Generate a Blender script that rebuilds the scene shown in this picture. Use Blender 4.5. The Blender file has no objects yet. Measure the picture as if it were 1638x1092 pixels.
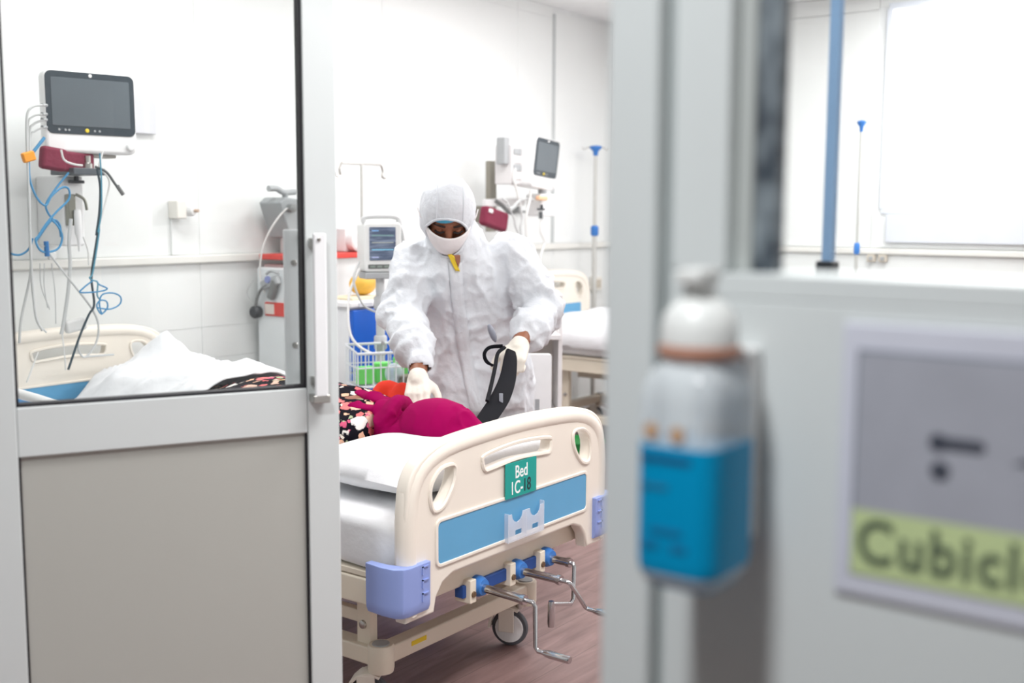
import bpy, bmesh, math, random
import numpy as np
from mathutils import Vector, Matrix, noise
from mathutils.bvhtree import BVHTree

random.seed(7)
S = bpy.context.scene
COL = S.collection

# ------------------------------------------------------------------ camera
cam_data = bpy.data.cameras.new('camera')
cam = bpy.data.objects.new('camera', cam_data)
COL.objects.link(cam)
RIGHT = Vector((0.5960298, -0.80294871, 0.00467334))
DOWN = Vector((-0.08823526, -0.0712798, -0.99354604))
FORWARD = Vector((0.79809963, 0.59177069, -0.11333327))
m3 = Matrix((RIGHT, -DOWN, -FORWARD)).transposed()
cam.matrix_world = Matrix.Translation((0, 0, 1.35)) @ m3.to_4x4()
cam_data.sensor_width = 36.0
cam_data.lens = 39.1
cam_data.clip_start = 0.05
cam_data.dof.use_dof = True
cam_data.dof.focus_distance = 3.15
cam_data.dof.aperture_fstop = 2.6
S.camera = cam

# ------------------------------------------------------------------ world, lamps, exposure
S.view_settings.view_transform = 'Standard'
S.view_settings.look = 'None'
S.view_settings.exposure = 0.0
S.view_settings.gamma = 1.0
S.view_settings.use_curve_mapping = False
w = bpy.data.worlds.new('world'); S.world = w
w.use_nodes = True
w.node_tree.nodes['Background'].inputs[0].default_value = (0.95, 0.98, 1.0, 1)
w.node_tree.nodes['Background'].inputs[1].default_value = 1.0


def area_lamp(name, loc, sx, sy, watts, col=(1, 1, 1), spread=180):
    d = bpy.data.lights.new(name, 'AREA')
    d.shape = 'RECTANGLE'; d.size = sx; d.size_y = sy
    d.energy = watts; d.color = col; d.spread = math.radians(spread)
    o = bpy.data.objects.new(name, d); COL.objects.link(o)
    o.location = loc
    return o


# ceiling panels of the ward and the lamp of the corridor
WARD_W = 33
for lx, ly, k in ((2.6, 3.2, 0.75), (1.9, 0.6, 1.5), (4.6, 3.0, 0.9), (4.2, 0.6, 1.3), (6.0, 1.6, 1.1)):
    area_lamp('ward_ceiling_lamp', (lx, ly, 2.64), 1.2, 0.6, WARD_W * k, (1.0, 0.99, 0.985))
area_lamp('corridor_ceiling_lamp', (-0.2, 0.42, 2.64), 0.20, 0.20, 38, (0.97, 0.99, 1.0))

# ------------------------------------------------------------------ helpers


def lin(c):
    c = c / 255.0
    return c / 12.92 if c <= 0.04045 else ((c + 0.055) / 1.055) ** 2.4


MATS = {}


def mat(name, rgb, rough=0.5, metal=0.0, var=0.03, scale=9.0, bump=0.0, bscale=60.0, spec=0.5, emit=0.0, sub=0.0, coat=0.0):
    """Procedural principled material: base colour with a little noise, optional bump."""
    if name in MATS:
        return MATS[name]
    m = bpy.data.materials.new(name); m.use_nodes = True
    nt = m.node_tree; b = nt.nodes['Principled BSDF']
    c = [lin(v) for v in rgb]
    tc = nt.nodes.new('ShaderNodeTexCoord')
    nz = nt.nodes.new('ShaderNodeTexNoise'); nz.inputs['Scale'].default_value = scale; nz.inputs['Detail'].default_value = 4
    nt.links.new(tc.outputs['Object'], nz.inputs['Vector'])
    rp = nt.nodes.new('ShaderNodeValToRGB')
    rp.color_ramp.elements[0].position = 0.3; rp.color_ramp.elements[1].position = 0.7
    rp.color_ramp.elements[0].color = (*[max(0, v * (1 - var)) for v in c], 1)
    rp.color_ramp.elements[1].color = (*[min(1, v * (1 + var)) for v in c], 1)
    nt.links.new(nz.outputs['Fac'], rp.inputs['Fac'])
    nt.links.new(rp.outputs['Color'], b.inputs['Base Color'])
    b.inputs['Roughness'].default_value = rough
    b.inputs['Metallic'].default_value = metal
    b.inputs['Specular IOR Level'].default_value = spec
    if coat:
        b.inputs['Coat Weight'].default_value = coat
    if sub:
        b.inputs['Subsurface Weight'].default_value = sub
        b.inputs['Subsurface Radius'].default_value = (0.02, 0.02, 0.02)
    if emit:
        b.inputs['Emission Color'].default_value = (*c, 1)
        b.inputs['Emission Strength'].default_value = emit
    if bump:
        n2 = nt.nodes.new('ShaderNodeTexNoise'); n2.inputs['Scale'].default_value = bscale; n2.inputs['Detail'].default_value = 5
        nt.links.new(tc.outputs['Object'], n2.inputs['Vector'])
        bp = nt.nodes.new('ShaderNodeBump'); bp.inputs['Strength'].default_value = bump; bp.inputs['Distance'].default_value = 0.02
        nt.links.new(n2.outputs['Fac'], bp.inputs['Height'])
        nt.links.new(bp.outputs['Normal'], b.inputs['Normal'])
    MATS[name] = m
    return m


def glass_mat(name, tint, gloss=0.05, rough=0.0, haze=0.0, hazecol=(0.9, 0.9, 0.9)):
    """Thin pane: transparent, a little gloss, optional milky haze."""
    if name in MATS:
        return MATS[name]
    m = bpy.data.materials.new(name); m.use_nodes = True
    nt = m.node_tree
    for n in list(nt.nodes):
        if n.type != 'OUTPUT_MATERIAL':
            nt.nodes.remove(n)
    out = [n for n in nt.nodes if n.type == 'OUTPUT_MATERIAL'][0]
    t = nt.nodes.new('ShaderNodeBsdfTransparent'); t.inputs[0].default_value = (*tint, 1)
    g = nt.nodes.new('ShaderNodeBsdfGlossy'); g.inputs['Roughness'].default_value = rough
    mx = nt.nodes.new('ShaderNodeMixShader'); mx.inputs[0].default_value = gloss
    nt.links.new(t.outputs[0], mx.inputs[1]); nt.links.new(g.outputs[0], mx.inputs[2])
    last = mx
    if haze:
        d = nt.nodes.new('ShaderNodeBsdfDiffuse'); d.inputs[0].default_value = (*hazecol, 1)
        m2 = nt.nodes.new('ShaderNodeMixShader'); m2.inputs[0].default_value = haze
        nt.links.new(mx.outputs[0], m2.inputs[1]); nt.links.new(d.outputs[0], m2.inputs[2])
        last = m2
    nt.links.new(last.outputs[0], out.inputs[0])
    MATS[name] = m
    return m


def V(*a):
    return Vector(a)


def catmull(pts, k=6, closed=False):
    P = [Vector(p) for p in pts]
    if len(P) < 3 or k < 2:
        return P
    out = []
    n = len(P)
    rng = range(n) if closed else range(n - 1)
    for i in rng:
        p1, p2 = P[i], P[(i + 1) % n]
        p0 = P[(i - 1) % n] if (closed or i > 0) else p1 * 2 - p2
        p3 = P[(i + 2) % n] if (closed or i + 2 < n) else p2 * 2 - p1
        for j in range(k):
            t = j / k
            out.append(0.5 * ((2 * p1) + (p2 - p0) * t + (2 * p0 - 5 * p1 + 4 * p2 - p3) * t * t + (3 * p1 - p0 - 3 * p2 + p3) * t ** 3))
    if not closed:
        out.append(P[-1])
    return out


class MB:
    """Collects shapes that become ONE mesh object."""

    def __init__(self):
        self.v = []; self.f = []

    def add(self, vs, fs):
        o = len(self.v)
        self.v += [tuple(p) for p in vs]
        self.f += [tuple(i + o for i in f) for f in fs]
        return self

    def box(self, x0, y0, z0, x1, y1, z1):
        vs = [(x, y, z) for z in (z0, z1) for y in (y0, y1) for x in (x0, x1)]
        return self.add(vs, [(0, 2, 3, 1), (4, 5, 7, 6), (0, 1, 5, 4), (2, 6, 7, 3), (0, 4, 6, 2), (1, 3, 7, 5)])

    def obox(self, c, ax, ay, az, sx, sy, sz):
        c = Vector(c); ax = Vector(ax).normalized(); ay = Vector(ay).normalized(); az = Vector(az).normalized()
        vs = [c + ax * (x * sx / 2) + ay * (y * sy / 2) + az * (z * sz / 2) for z in (-1, 1) for y in (-1, 1) for x in (-1, 1)]
        fl = [(0, 2, 3, 1), (4, 5, 7, 6), (0, 1, 5, 4), (2, 6, 7, 3), (0, 4, 6, 2), (1, 3, 7, 5)]
        if ax.cross(ay).dot(az) < 0:
            fl = [tuple(reversed(f)) for f in fl]
        return self.add(vs, fl)

    def tube(self, pts, r, n=8, closed=False, smooth=1):
        P = catmull(pts, smooth, closed) if smooth > 1 else [Vector(p) for p in pts]
        m = len(P)
        if isinstance(r, (int, float)):
            R = [r] * m
        else:
            R = list(np.interp(np.linspace(0, 1, m), np.linspace(0, 1, len(r)), r))
        rings = []
        up = None
        for i in range(m):
            a = P[(i - 1) % m] if (closed or i > 0) else P[i]
            b = P[(i + 1) % m] if (closed or i < m - 1) else P[i]
            t = (b - a)
            t = t.normalized() if t.length > 1e-9 else Vector((0, 0, 1))
            if up is None:
                up = t.orthogonal().normalized()
            else:
                up = up - t * up.dot(t)
                up = up.normalized() if up.length > 1e-6 else t.orthogonal().normalized()
            sd = t.cross(up)
            rings.append([P[i] + (up * math.cos(2 * math.pi * k / n) + sd * math.sin(2 * math.pi * k / n)) * R[i] for k in range(n)])
        vs = [p for rg in rings for p in rg]
        fs = []
        for i in range(m if closed else m - 1):
            j = (i + 1) % m
            for k in range(n):
                k2 = (k + 1) % n
                fs.append((i * n + k, i * n + k2, j * n + k2, j * n + k))
        if not closed:
            fs.append(tuple(reversed(range(n)))); fs.append(tuple((m - 1) * n + k for k in range(n)))
        return self.add(vs, fs)

    def cone(self, p0, p1, r0, r1, n=12, round_ends=True):
        """Tapered capsule between two points."""
        p0 = Vector(p0); p1 = Vector(p1); t = (p1 - p0)
        L = t.length; t = t.normalized()
        pts = []; rr = []
        if round_ends:
            for a in (0, 30, 60):
                pts.append(p0 - t * r0 * math.cos(math.radians(a))); rr.append(max(1e-4, r0 * math.sin(math.radians(a))))
        pts.append(p0); rr.append(r0); pts.append(p1); rr.append(r1)
        if round_ends:
            for a in (60, 30, 0):
                pts.append(p1 + t * r1 * math.cos(math.radians(a))); rr.append(max(1e-4, r1 * math.sin(math.radians(a))))
        up = t.orthogonal().normalized(); sd = t.cross(up)
        vs = []; fs = []
        m = len(pts)
        for i in range(m):
            vs += [pts[i] + (up * math.cos(2 * math.pi * k / n) + sd * math.sin(2 * math.pi * k / n)) * rr[i] for k in range(n)]
        for i in range(m - 1):
            for k in range(n):
                k2 = (k + 1) % n
                fs.append((i * n + k, i * n + k2, (i + 1) * n + k2, (i + 1) * n + k))
        fs.append(tuple(reversed(range(n)))); fs.append(tuple((m - 1) * n + k for k in range(n)))
        return self.add(vs, fs)

    def ball(self, c, rx, ry=None, rz=None, axes=None, n=16, m=10):
        ry = rx if ry is None else ry; rz = rx if rz is None else rz
        c = Vector(c); ax, ay, az = axes or (V(1, 0, 0), V(0, 1, 0), V(0, 0, 1))
        vs = []; fs = []
        for i in range(m + 1):
            th = math.pi * min(max(i / m, 0.004), 0.996)
            for k in range(n):
                ph = 2 * math.pi * k / n
                vs.append(c + ax * (rx * math.sin(th) * math.cos(ph)) + ay * (ry * math.sin(th) * math.sin(ph)) - az * (rz * math.cos(th)))
        for i in range(m):
            for k in range(n):
                k2 = (k + 1) % n
                fs.append((i * n + k, i * n + k2, (i + 1) * n + k2, (i + 1) * n + k))
        fs.append(tuple(reversed(range(n)))); fs.append(tuple(m * n + k for k in range(n)))
        return self.add(vs, fs)

    def lathe(self, prof, c, axis=(0, 0, 1), n=20):
        c = Vector(c); t = Vector(axis).normalized(); up = t.orthogonal().normalized(); sd = t.cross(up)
        vs = []; fs = []
        for r, h in prof:
            vs += [c + t * h + (up * math.cos(2 * math.pi * k / n) + sd * math.sin(2 * math.pi * k / n)) * max(r, 1e-4) for k in range(n)]
        for i in range(len(prof) - 1):
            for k in range(n):
                k2 = (k + 1) % n
                fs.append((i * n + k, i * n + k2, (i + 1) * n + k2, (i + 1) * n + k))
        fs.append(tuple(reversed(range(n)))); fs.append(tuple((len(prof) - 1) * n + k for k in range(n)))
        return self.add(vs, fs)

    def loft(self, rings):
        """rings: lists of points, equal length; capped."""
        n = len(rings[0]); vs = [p for r in rings for p in r]; fs = []
        for i in range(len(rings) - 1):
            for k in range(n):
                k2 = (k + 1) % n
                fs.append((i * n + k, i * n + k2, (i + 1) * n + k2, (i + 1) * n + k))
        fs.append(tuple(reversed(range(n)))); fs.append(tuple((len(rings) - 1) * n + k for k in range(n)))
        return self.add(vs, fs)

    def prism(self, outline, fn, t0, t1):
        """outline [(a,b)], fn(a,b,t)->xyz"""
        n = len(outline)
        vs = [fn(a, b, t0) for a, b in outline] + [fn(a, b, t1) for a, b in outline]
        fs = [tuple(reversed(range(n))), tuple(range(n, 2 * n))] + [(k, (k + 1) % n, (k + 1) % n + n, k + n) for k in range(n)]
        return self.add(vs, fs)

    def grid(self, fn, nu, nv):
        vs = [fn(i / nu, j / nv) for j in range(nv + 1) for i in range(nu + 1)]
        fs = [(j * (nu + 1) + i, j * (nu + 1) + i + 1, (j + 1) * (nu + 1) + i + 1, (j + 1) * (nu + 1) + i) for j in range(nv) for i in range(nu)]
        return self.add(vs, fs)

    def mesh(self, name):
        me = bpy.data.meshes.new(name)
        me.from_pydata(self.v, [], self.f); me.update()
        bm = bmesh.new(); bm.from_mesh(me)
        bmesh.ops.recalc_face_normals(bm, faces=bm.faces)
        bm.to_mesh(me); bm.free()
        return me

    def build(self, name, m, parent=None, bevel=0.0, smooth=40, seg=2):
        return put(name, self.mesh(name), m, parent, bevel, smooth, seg)


def world_of(o):
    if o is None:
        return Matrix.Identity(4)
    base = o.matrix_basis.copy()
    return (world_of(o.parent) @ o.matrix_parent_inverse @ base) if o.parent else base


def put(name, me, m, parent=None, bevel=0.0, smooth=40, seg=2):
    o = bpy.data.objects.new(name, me); COL.objects.link(o)
    if m is not None:
        me.materials.clear(); me.materials.append(m)
    if smooth:
        me.polygons.foreach_set('use_smooth', [True] * len(me.polygons))
        me.set_sharp_from_angle(angle=math.radians(smooth))
    if parent is not None:
        o.parent = parent
        o.matrix_parent_inverse = world_of(parent).inverted()
    if bevel:
        b = o.modifiers.new('bevel', 'BEVEL'); b.width = bevel; b.segments = seg; b.limit_method = 'ANGLE'; b.angle_limit = math.radians(35)
        b.harden_normals = True
    return o


def thing(name, label, cat, loc, group=None):
    o = bpy.data.objects.new(name, None); COL.objects.link(o)
    o.location = loc; o.empty_display_size = 0.1
    o['label'] = label; o['category'] = cat
    if group:
        o['group'] = group
    return o


def tag(o, label, cat, group=None):
    o['label'] = label; o['category'] = cat
    if group:
        o['group'] = group
    return o


def structure(o, label=None):
    o['kind'] = 'structure'
    if label:
        o['label'] = label; o['category'] = o.name.split('_')[0]
    return o


def curve_mesh(name, cu):
    o = bpy.data.objects.new('temporary', cu); COL.objects.link(o)
    bpy.context.view_layer.update()
    dg = bpy.context.evaluated_depsgraph_get()
    me = bpy.data.meshes.new_from_object(o.evaluated_get(dg)); me.name = name
    bpy.data.objects.remove(o); bpy.data.curves.remove(cu)
    return me


def plate_mesh(name, loops, half, bev=0.0, res=3):
    """Flat plate with holes from closed 2D loops, in local xy, +-half along z."""
    cu = bpy.data.curves.new(name, 'CURVE'); cu.dimensions = '2D'; cu.fill_mode = 'BOTH'
    cu.extrude = max(0.0, half - bev); cu.bevel_depth = bev; cu.bevel_resolution = res; cu.offset = -bev
    for lp in loops:
        sp = cu.splines.new('POLY'); sp.points.add(len(lp) - 1)
        for p, q in zip(sp.points, lp):
            p.co = (q[0], q[1], 0, 1)
        sp.use_cyclic_u = True
    return curve_mesh(name, cu)


def text_mesh(name, body, size, extrude=0.0004, bold=0.0, align='CENTER', space=1.0):
    cu = bpy.data.curves.new(name, 'FONT'); cu.body = body; cu.size = size
    cu.extrude = extrude; cu.offset = bold; cu.space_character = space; cu.align_x = align; cu.align_y = 'CENTER'
    return curve_mesh(name, cu)


def map_mesh(me, fn):
    for v in me.vertices:
        v.co = fn(*v.co)
    me.update()
    return me


def facing_y(x0, y0, z0):
    """local xy plane -> upright plane seen from -Y"""
    return lambda x, y, z: (x0 + x, y0 - z, z0 + y)


def facing_x(x0, y0, z0):
    """local xy plane -> upright plane seen from -X"""
    return lambda x, y, z: (x0 - z, y0 - x, z0 + y)


def union_mesh(name, mb, voxel, smooth=6, wrinkle=None):
    """Overlapping closed shapes -> one continuous surface."""
    me = mb.mesh(name)
    o = bpy.data.objects.new('temporary', me); COL.objects.link(o)
    r = o.modifiers.new('remesh', 'REMESH'); r.mode = 'VOXEL'; r.voxel_size = voxel
    s = o.modifiers.new('smooth', 'SMOOTH'); s.factor = 0.5; s.iterations = smooth
    bpy.context.view_layer.update()
    dg = bpy.context.evaluated_depsgraph_get()
    out = bpy.data.meshes.new_from_object(o.evaluated_get(dg)); out.name = name
    bpy.data.objects.remove(o); bpy.data.meshes.remove(me)
    if wrinkle:
        out.update()
        ns = [v.normal.copy() for v in out.vertices]
        for v, n in zip(out.vertices, ns):
            v.co += n * wrinkle(v.co)
        out.update()
    return out


def rounded(x0, y0, x1, y1, r, n=5):
    pts = []
    for cx, cy, a0 in ((x1 - r, y1 - r, 0), (x0 + r, y1 - r, 90), (x0 + r, y0 + r, 180), (x1 - r, y0 + r, 270)):
        for i in range(n + 1):
            a = math.radians(a0 + 90 * i / n)
            pts.append((cx + r * math.cos(a), cy + r * math.sin(a)))
    return pts


def smooth2d(pts, k=5):
    return [(p.x, p.y) for p in catmull([(a, b, 0) for a, b in pts], k, True)]


# ------------------------------------------------------------------ materials
M_WALL = mat('white_wall_panel', (238, 240, 239), 0.45, var=0.012, scale=2.0)
M_JOINT = mat('wall_joint', (236, 238, 238), 0.8)
M_CEIL = mat('white_ceiling', (240, 240, 240), 0.8)
M_RAIL = mat('cream_wall_rail', (232, 231, 226), 0.4)
M_ALU = mat('pale_grey_aluminium', (214, 219, 219), 0.38, var=0.015, scale=3)
M_ALU2 = mat('grey_partition_panel', (212, 217, 217), 0.42, var=0.015, scale=2)
M_LAMI = mat('beige_grey_laminate', (184, 184, 178), 0.5, var=0.01, scale=1.5)
M_GASKET = mat('black_rubber', (22, 20, 28), 0.6)
M_GLASS = glass_mat('clear_pane', (0.955, 0.967, 0.963), 0.035)
M_BED = mat('cream_bed_plastic', (240, 232, 220), 0.32, var=0.01, scale=5)
M_BEDSTEEL = mat('cream_powder_coat', (236, 226, 208), 0.36, var=0.015, scale=8)
M_BEDBLUE = mat('sky_blue_panel', (98, 166, 208), 0.35, var=0.03, scale=6)
M_LILAC = mat('lilac_bumper', (146, 164, 222), 0.42, var=0.02)
M_CHROME = mat('chrome', (200, 200, 202), 0.16, metal=1.0, var=0.02)
M_SHEET = mat('white_sheet', (240, 241, 244), 0.85, var=0.01, bump=0.25, bscale=14)
M_WHITE = mat('white_plastic', (240, 240, 240), 0.35)
M_GREY = mat('grey_plastic', (165, 168, 170), 0.45)
M_DARK = mat('dark_plastic', (40, 44, 50), 0.35)
M_STEEL = mat('brushed_steel', (190, 188, 184), 0.3, metal=1.0)
M_BLUECLAMP = mat('blue_plastic', (58, 122, 198), 0.4)
M_RED = mat('red_enamel', (214, 60, 50), 0.4)
M_MAROON = mat('maroon_cuff', (122, 36, 62), 0.8, bump=0.2, bscale=40)

# floor: pinkish brown vinyl planks
def floor_mat():
    m = bpy.data.materials.new('brown_vinyl_floor'); m.use_nodes = True
    nt = m.node_tree; b = nt.nodes['Principled BSDF']
    tc = nt.nodes.new('ShaderNodeTexCoord')
    mp = nt.nodes.new('ShaderNodeMapping'); mp.inputs['Scale'].default_value = (1.2, 9.0, 1.0)
    nt.links.new(tc.outputs['Object'], mp.inputs['Vector'])
    nz = nt.nodes.new('ShaderNodeTexNoise'); nz.inputs['Scale'].default_value = 3.5; nz.inputs['Detail'].default_value = 8; nz.inputs['Distortion'].default_value = 0.6
    nt.links.new(mp.outputs[0], nz.inputs['Vector'])
    rp = nt.nodes.new('ShaderNodeValToRGB')
    rp.color_ramp.elements[0].position = 0.25; rp.color_ramp.elements[0].color = (lin(112), lin(87), lin(85), 1)
    rp.color_ramp.elements[1].position = 0.75; rp.color_ramp.elements[1].color = (lin(154), lin(125), lin(121), 1)
    nt.links.new(nz.outputs['Fac'], rp.inputs['Fac'])
    br = nt.nodes.new('ShaderNodeTexBrick'); br.inputs['Scale'].default_value = 1.0
    br.inputs['Brick Width'].default_value = 1.1; br.inputs['Row Height'].default_value = 0.18; br.inputs['Mortar Size'].default_value = 0.0015
    br.inputs['Color1'].default_value = (1, 1, 1, 1); br.inputs['Color2'].default_value = (0.9, 0.9, 0.9, 1); br.inputs['Mortar'].default_value = (0.6, 0.6, 0.6, 1)
    nt.links.new(tc.outputs['Object'], br.inputs['Vector'])
    mx = nt.nodes.new('ShaderNodeMixRGB'); mx.blend_type = 'MULTIPLY'; mx.inputs[0].default_value = 1.0
    nt.links.new(rp.outputs[0], mx.inputs[1]); nt.links.new(br.outputs['Color'], mx.inputs[2])
    nt.links.new(mx.outputs[0], b.inputs['Base Color'])
    b.inputs['Roughness'].default_value = 0.42
    return m


M_FLOOR = floor_mat()

# ------------------------------------------------------------------ room shell
YB, XR, ZC = 4.15, 6.765, 2.67
structure(MB().box(-1.6, -2.0, -0.06, XR + 0.1, YB + 0.1, 0.0).build('floor', M_FLOOR, smooth=0), 'pinkish brown wood-look vinyl floor under the beds')
structure(MB().box(-1.6, -2.0, ZC, XR + 0.1, YB + 0.1, ZC + 0.06).build('ceiling', M_CEIL, smooth=0), 'plain white ceiling meeting the walls at top right of doorway')
wb = structure(MB().box(-1.6, YB + 0.003, 0, XR + 0.1, YB + 0.1, ZC).build('wall_back', M_JOINT, smooth=0), 'white panelled wall behind the wall monitors')
wr = structure(MB().box(XR + 0.008, -2.0, 0, XR + 0.1, 2.24, 1.39).box(XR + 0.008, 2.225, 0, XR + 0.1, YB + 0.01, ZC).box(XR + 0.008, -2.0, 2.575, XR + 0.1, 2.24, ZC)
               .box(XR + 0.008, -2.0, 1.39, XR + 0.1, 0.2, 2.575).build('wall_right', M_JOINT, smooth=0), 'white wall with the bright window seen through right glazing')
structure(MB().box(-1.7, -2.0, 0, -1.6, YB + 0.1, ZC).build('wall_left', mat('bounce_cut_grey', (128, 134, 134), 0.7), smooth=0), 'unseen corridor wall opposite the partition, greyed to cut bounce light')  # out of view; grey chosen to cut bounce and deepen the dispenser's shadow
structure(MB().box(-1.6, -2.1, 0, XR + 0.1, -2.0, ZC).build('wall_near', M_WALL, smooth=0), 'plain white end wall of the ward')


def panel_y(x0, x1, z0, z1, g=0.0012):
    MB().box(x0 + g, YB, z0 + g, x1 - g, YB + 0.0035, z1 - g).build('wall_panel', M_WALL, wb, smooth=0)


def panel_x(y0, y1, z0, z1, g=0.002):
    MB().box(XR, y0 + g, z0 + g, XR + 0.0085, y1 - g, z1 - g).build('wall_panel', M_WALL, wr, smooth=0)


xs = [0.88, 2.0, 3.217, 4.43, 5.64, 6.02]
for a, b in zip(xs[:-1], xs[1:]):
    for z0, z1 in ((0.1, 0.686), (0.686, 0.831), (0.831, 1.125), (1.165, 2.6), (2.6, ZC)):
        panel_y(a, b, z0, z1)
for z0, z1 in ((0.1, 0.686), (0.686, 1.125), (1.165, 2.64)):
    panel_y(6.05, XR - 0.002, z0, z1)
MB().box(6.021, YB - 0.006, 1.17, 6.049, YB + 0.008, 2.628).build('joint_strip', mat('grey_strip', (196, 200, 200), 0.5), wb, bevel=0.002)
for a, b in ((2.3, 3.2), (3.2, YB - 0.002)):
    for z0, z1 in ((0.1, 1.12), (1.16, 2.57), (2.57, ZC)):
        panel_x(a, b, z0, z1)
for a, b in ((0.2, 1.3), (1.3, 2.3)):
    for z0, z1 in ((0.1, 1.12), (1.16, 1.385), (2.585, ZC)):
        panel_x(a, b, z0, z1)
structure(MB().box(0.9, YB - 0.028, 1.125, XR, YB + 0.006, 1.163).build('trim_1', M_RAIL, bevel=0.008), 'cream bumper rail along the back wall')
structure(MB().box(XR - 0.024, -2.0, 1.12, XR + 0.006, YB - 0.03, 1.157).build('trim_2', M_RAIL, bevel=0.008), 'pale bumper rail under the window')
structure(MB().box(0.9, YB - 0.012, 0, XR, YB + 0.006, 0.1).build('baseboard_back', M_RAIL, bevel=0.003), 'pale skirting at the foot of the back wall')
structure(MB().box(XR - 0.012, -2.0, 0, XR + 0.006, YB - 0.015, 0.1).build('baseboard_right', M_RAIL, bevel=0.003), 'pale skirting at the foot of the window wall')

# window with bright frosted pane
wy0, wy1, wz0, wz1 = 0.2, 2.222, 1.395, 2.572
win = structure(MB().box(XR - 0.012, wy0, wz0 - 0.03, XR + 0.05, wy1 + 0.02, wz0 + 0.006).box(XR - 0.012, wy0, wz1 - 0.006, XR + 0.05, wy1 + 0.02, wz1 + 0.03)
                .box(XR - 0.012, wy1 - 0.004, wz0, XR + 0.05, wy1 + 0.03, wz1).box(XR - 0.012, wy0 - 0.03, wz0, XR + 0.05, wy0 + 0.01, wz1)
                .build('window_1', mat('window_frame_white', (226, 231, 240), 0.4), bevel=0.004), 'bright white window behind the right-hand glazing')
MB().box(XR + 0.02, wy0, wz0, XR + 0.03, wy1, wz1).build('pane', mat('frosted_daylight_pane', (255, 255, 255), 0.6, var=0, emit=2.4), win)
MB().box(XR - 0.03, wy0, wz0 - 0.2, XR + 0.006, wy1 - 0.02, wz0 - 0.032).build('sill_board', mat('pale_blue_grey_board', (222, 226, 234), 0.5), win, bevel=0.003)

# ------------------------------------------------------------------ corridor partition: X = 0.8
PX0, PX1 = 0.80, 0.86
part = structure(MB().box(PX0, -2.0, 2.15, PX1, YB, ZC).build('wall_front', M_ALU2, smooth=0), 'pale aluminium corridor partition with the doorway')
MB().box(PX0, 2.0, 0, PX1, YB, 2.15).build('side_panel', M_ALU2, part, bevel=0.002)
MB().box(PX0 - 0.015, 0.441, 0, PX1 + 0.02, 0.487, 2.15).build('door_jamb', M_ALU, part, bevel=0.004)
MB().box(PX0 - 0.015, 1.955, 0, PX1 + 0.02, 2.0, 2.15).build('door_jamb', M_ALU, part, bevel=0.004)
MB().box(PX0 + 0.006, 0.434, 0, PX1 - 0.004, 0.441, 2.15).build('joint_strip', mat('groove_joint_grey', (170, 176, 176), 0.5), part)  # groove between jamb and panel, in an even darker grey
MB().box(PX0, 0.386, 1.306, PX1, 0.434, 2.15).build('stile', M_ALU, part, bevel=0.004)
MB().box(PX0, -2.0, 0, PX1, 0.434, 1.286).build('lower_panel', M_ALU2, part, bevel=0.002)
MB().box(PX0, -2.0, 1.286, PX1 + 0.004, 0.434, 1.306).build('sill', M_ALU, part, bevel=0.002)
MB().box(PX0 + 0.016, 0.372, 1.306, PX1 - 0.02, 0.386, 2.15).build('glazing_bead', mat('dull_grey_bead', (176, 180, 178), 0.4), part, bevel=0.002)


def mottled():
    m = bpy.data.materials.new('mottled_dark_gasket'); m.use_nodes = True
    nt = m.node_tree; b = nt.nodes['Principled BSDF']
    tc = nt.nodes.new('ShaderNodeTexCoord'); mp = nt.nodes.new('ShaderNodeMapping'); mp.inputs['Scale'].default_value = (1, 30, 18)
    nt.links.new(tc.outputs['Object'], mp.inputs['Vector'])
    nz = nt.nodes.new('ShaderNodeTexNoise'); nz.inputs['Scale'].default_value = 1.0; nz.inputs['Detail'].default_value = 3
    nt.links.new(mp.outputs[0], nz.inputs['Vector'])
    rp = nt.nodes.new('ShaderNodeValToRGB')
    rp.color_ramp.elements[0].position = 0.35; rp.color_ramp.elements[0].color = (lin(52), lin(60), lin(70), 1)
    rp.color_ramp.elements[1].position = 0.68; rp.color_ramp.elements[1].color = (lin(150), lin(160), lin(166), 1)
    nt.links.new(nz.outputs['Fac'], rp.inputs['Fac']); nt.links.new(rp.outputs[0], b.inputs['Base Color'])
    b.inputs['Roughness'].default_value = 0.4
    return m


MB().box(PX0 + 0.022, 0.354, 1.306, PX1 - 0.022, 0.372, 2.15).build('gasket', mottled(), part)  # narrow strip beside the pane, mottled from dark slate to pale grey
MB().box(PX0 + 0.028, -2.0, 1.306, PX0 + 0.033, 0.356, 2.15).build('glass_pane', M_GLASS, part, smooth=0)

# ------------------------------------------------------------------ open door leaf (door_1)
DE = V(math.cos(math.radians(-26.2)), math.sin(math.radians(-26.2)), 0)      # hinge -> free edge
DN = V(DE.y, -DE.x, 0)                                                       # towards the corridor
DO = V(1.054, 1.891, 0)


def dbox(mb, s0, s1, z0, z1, d0, d1):
    """box on the leaf: s along the leaf, d depth (0 = corridor face, positive = into the ward)"""
    c = DO + DE * ((s0 + s1) / 2) - DN * ((d0 + d1) / 2) + V(0, 0, (z0 + z1) / 2)
    return mb.obox(c, DE, -DN, V(0, 0, 1), s1 - s0, d1 - d0, z1 - z0)


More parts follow.
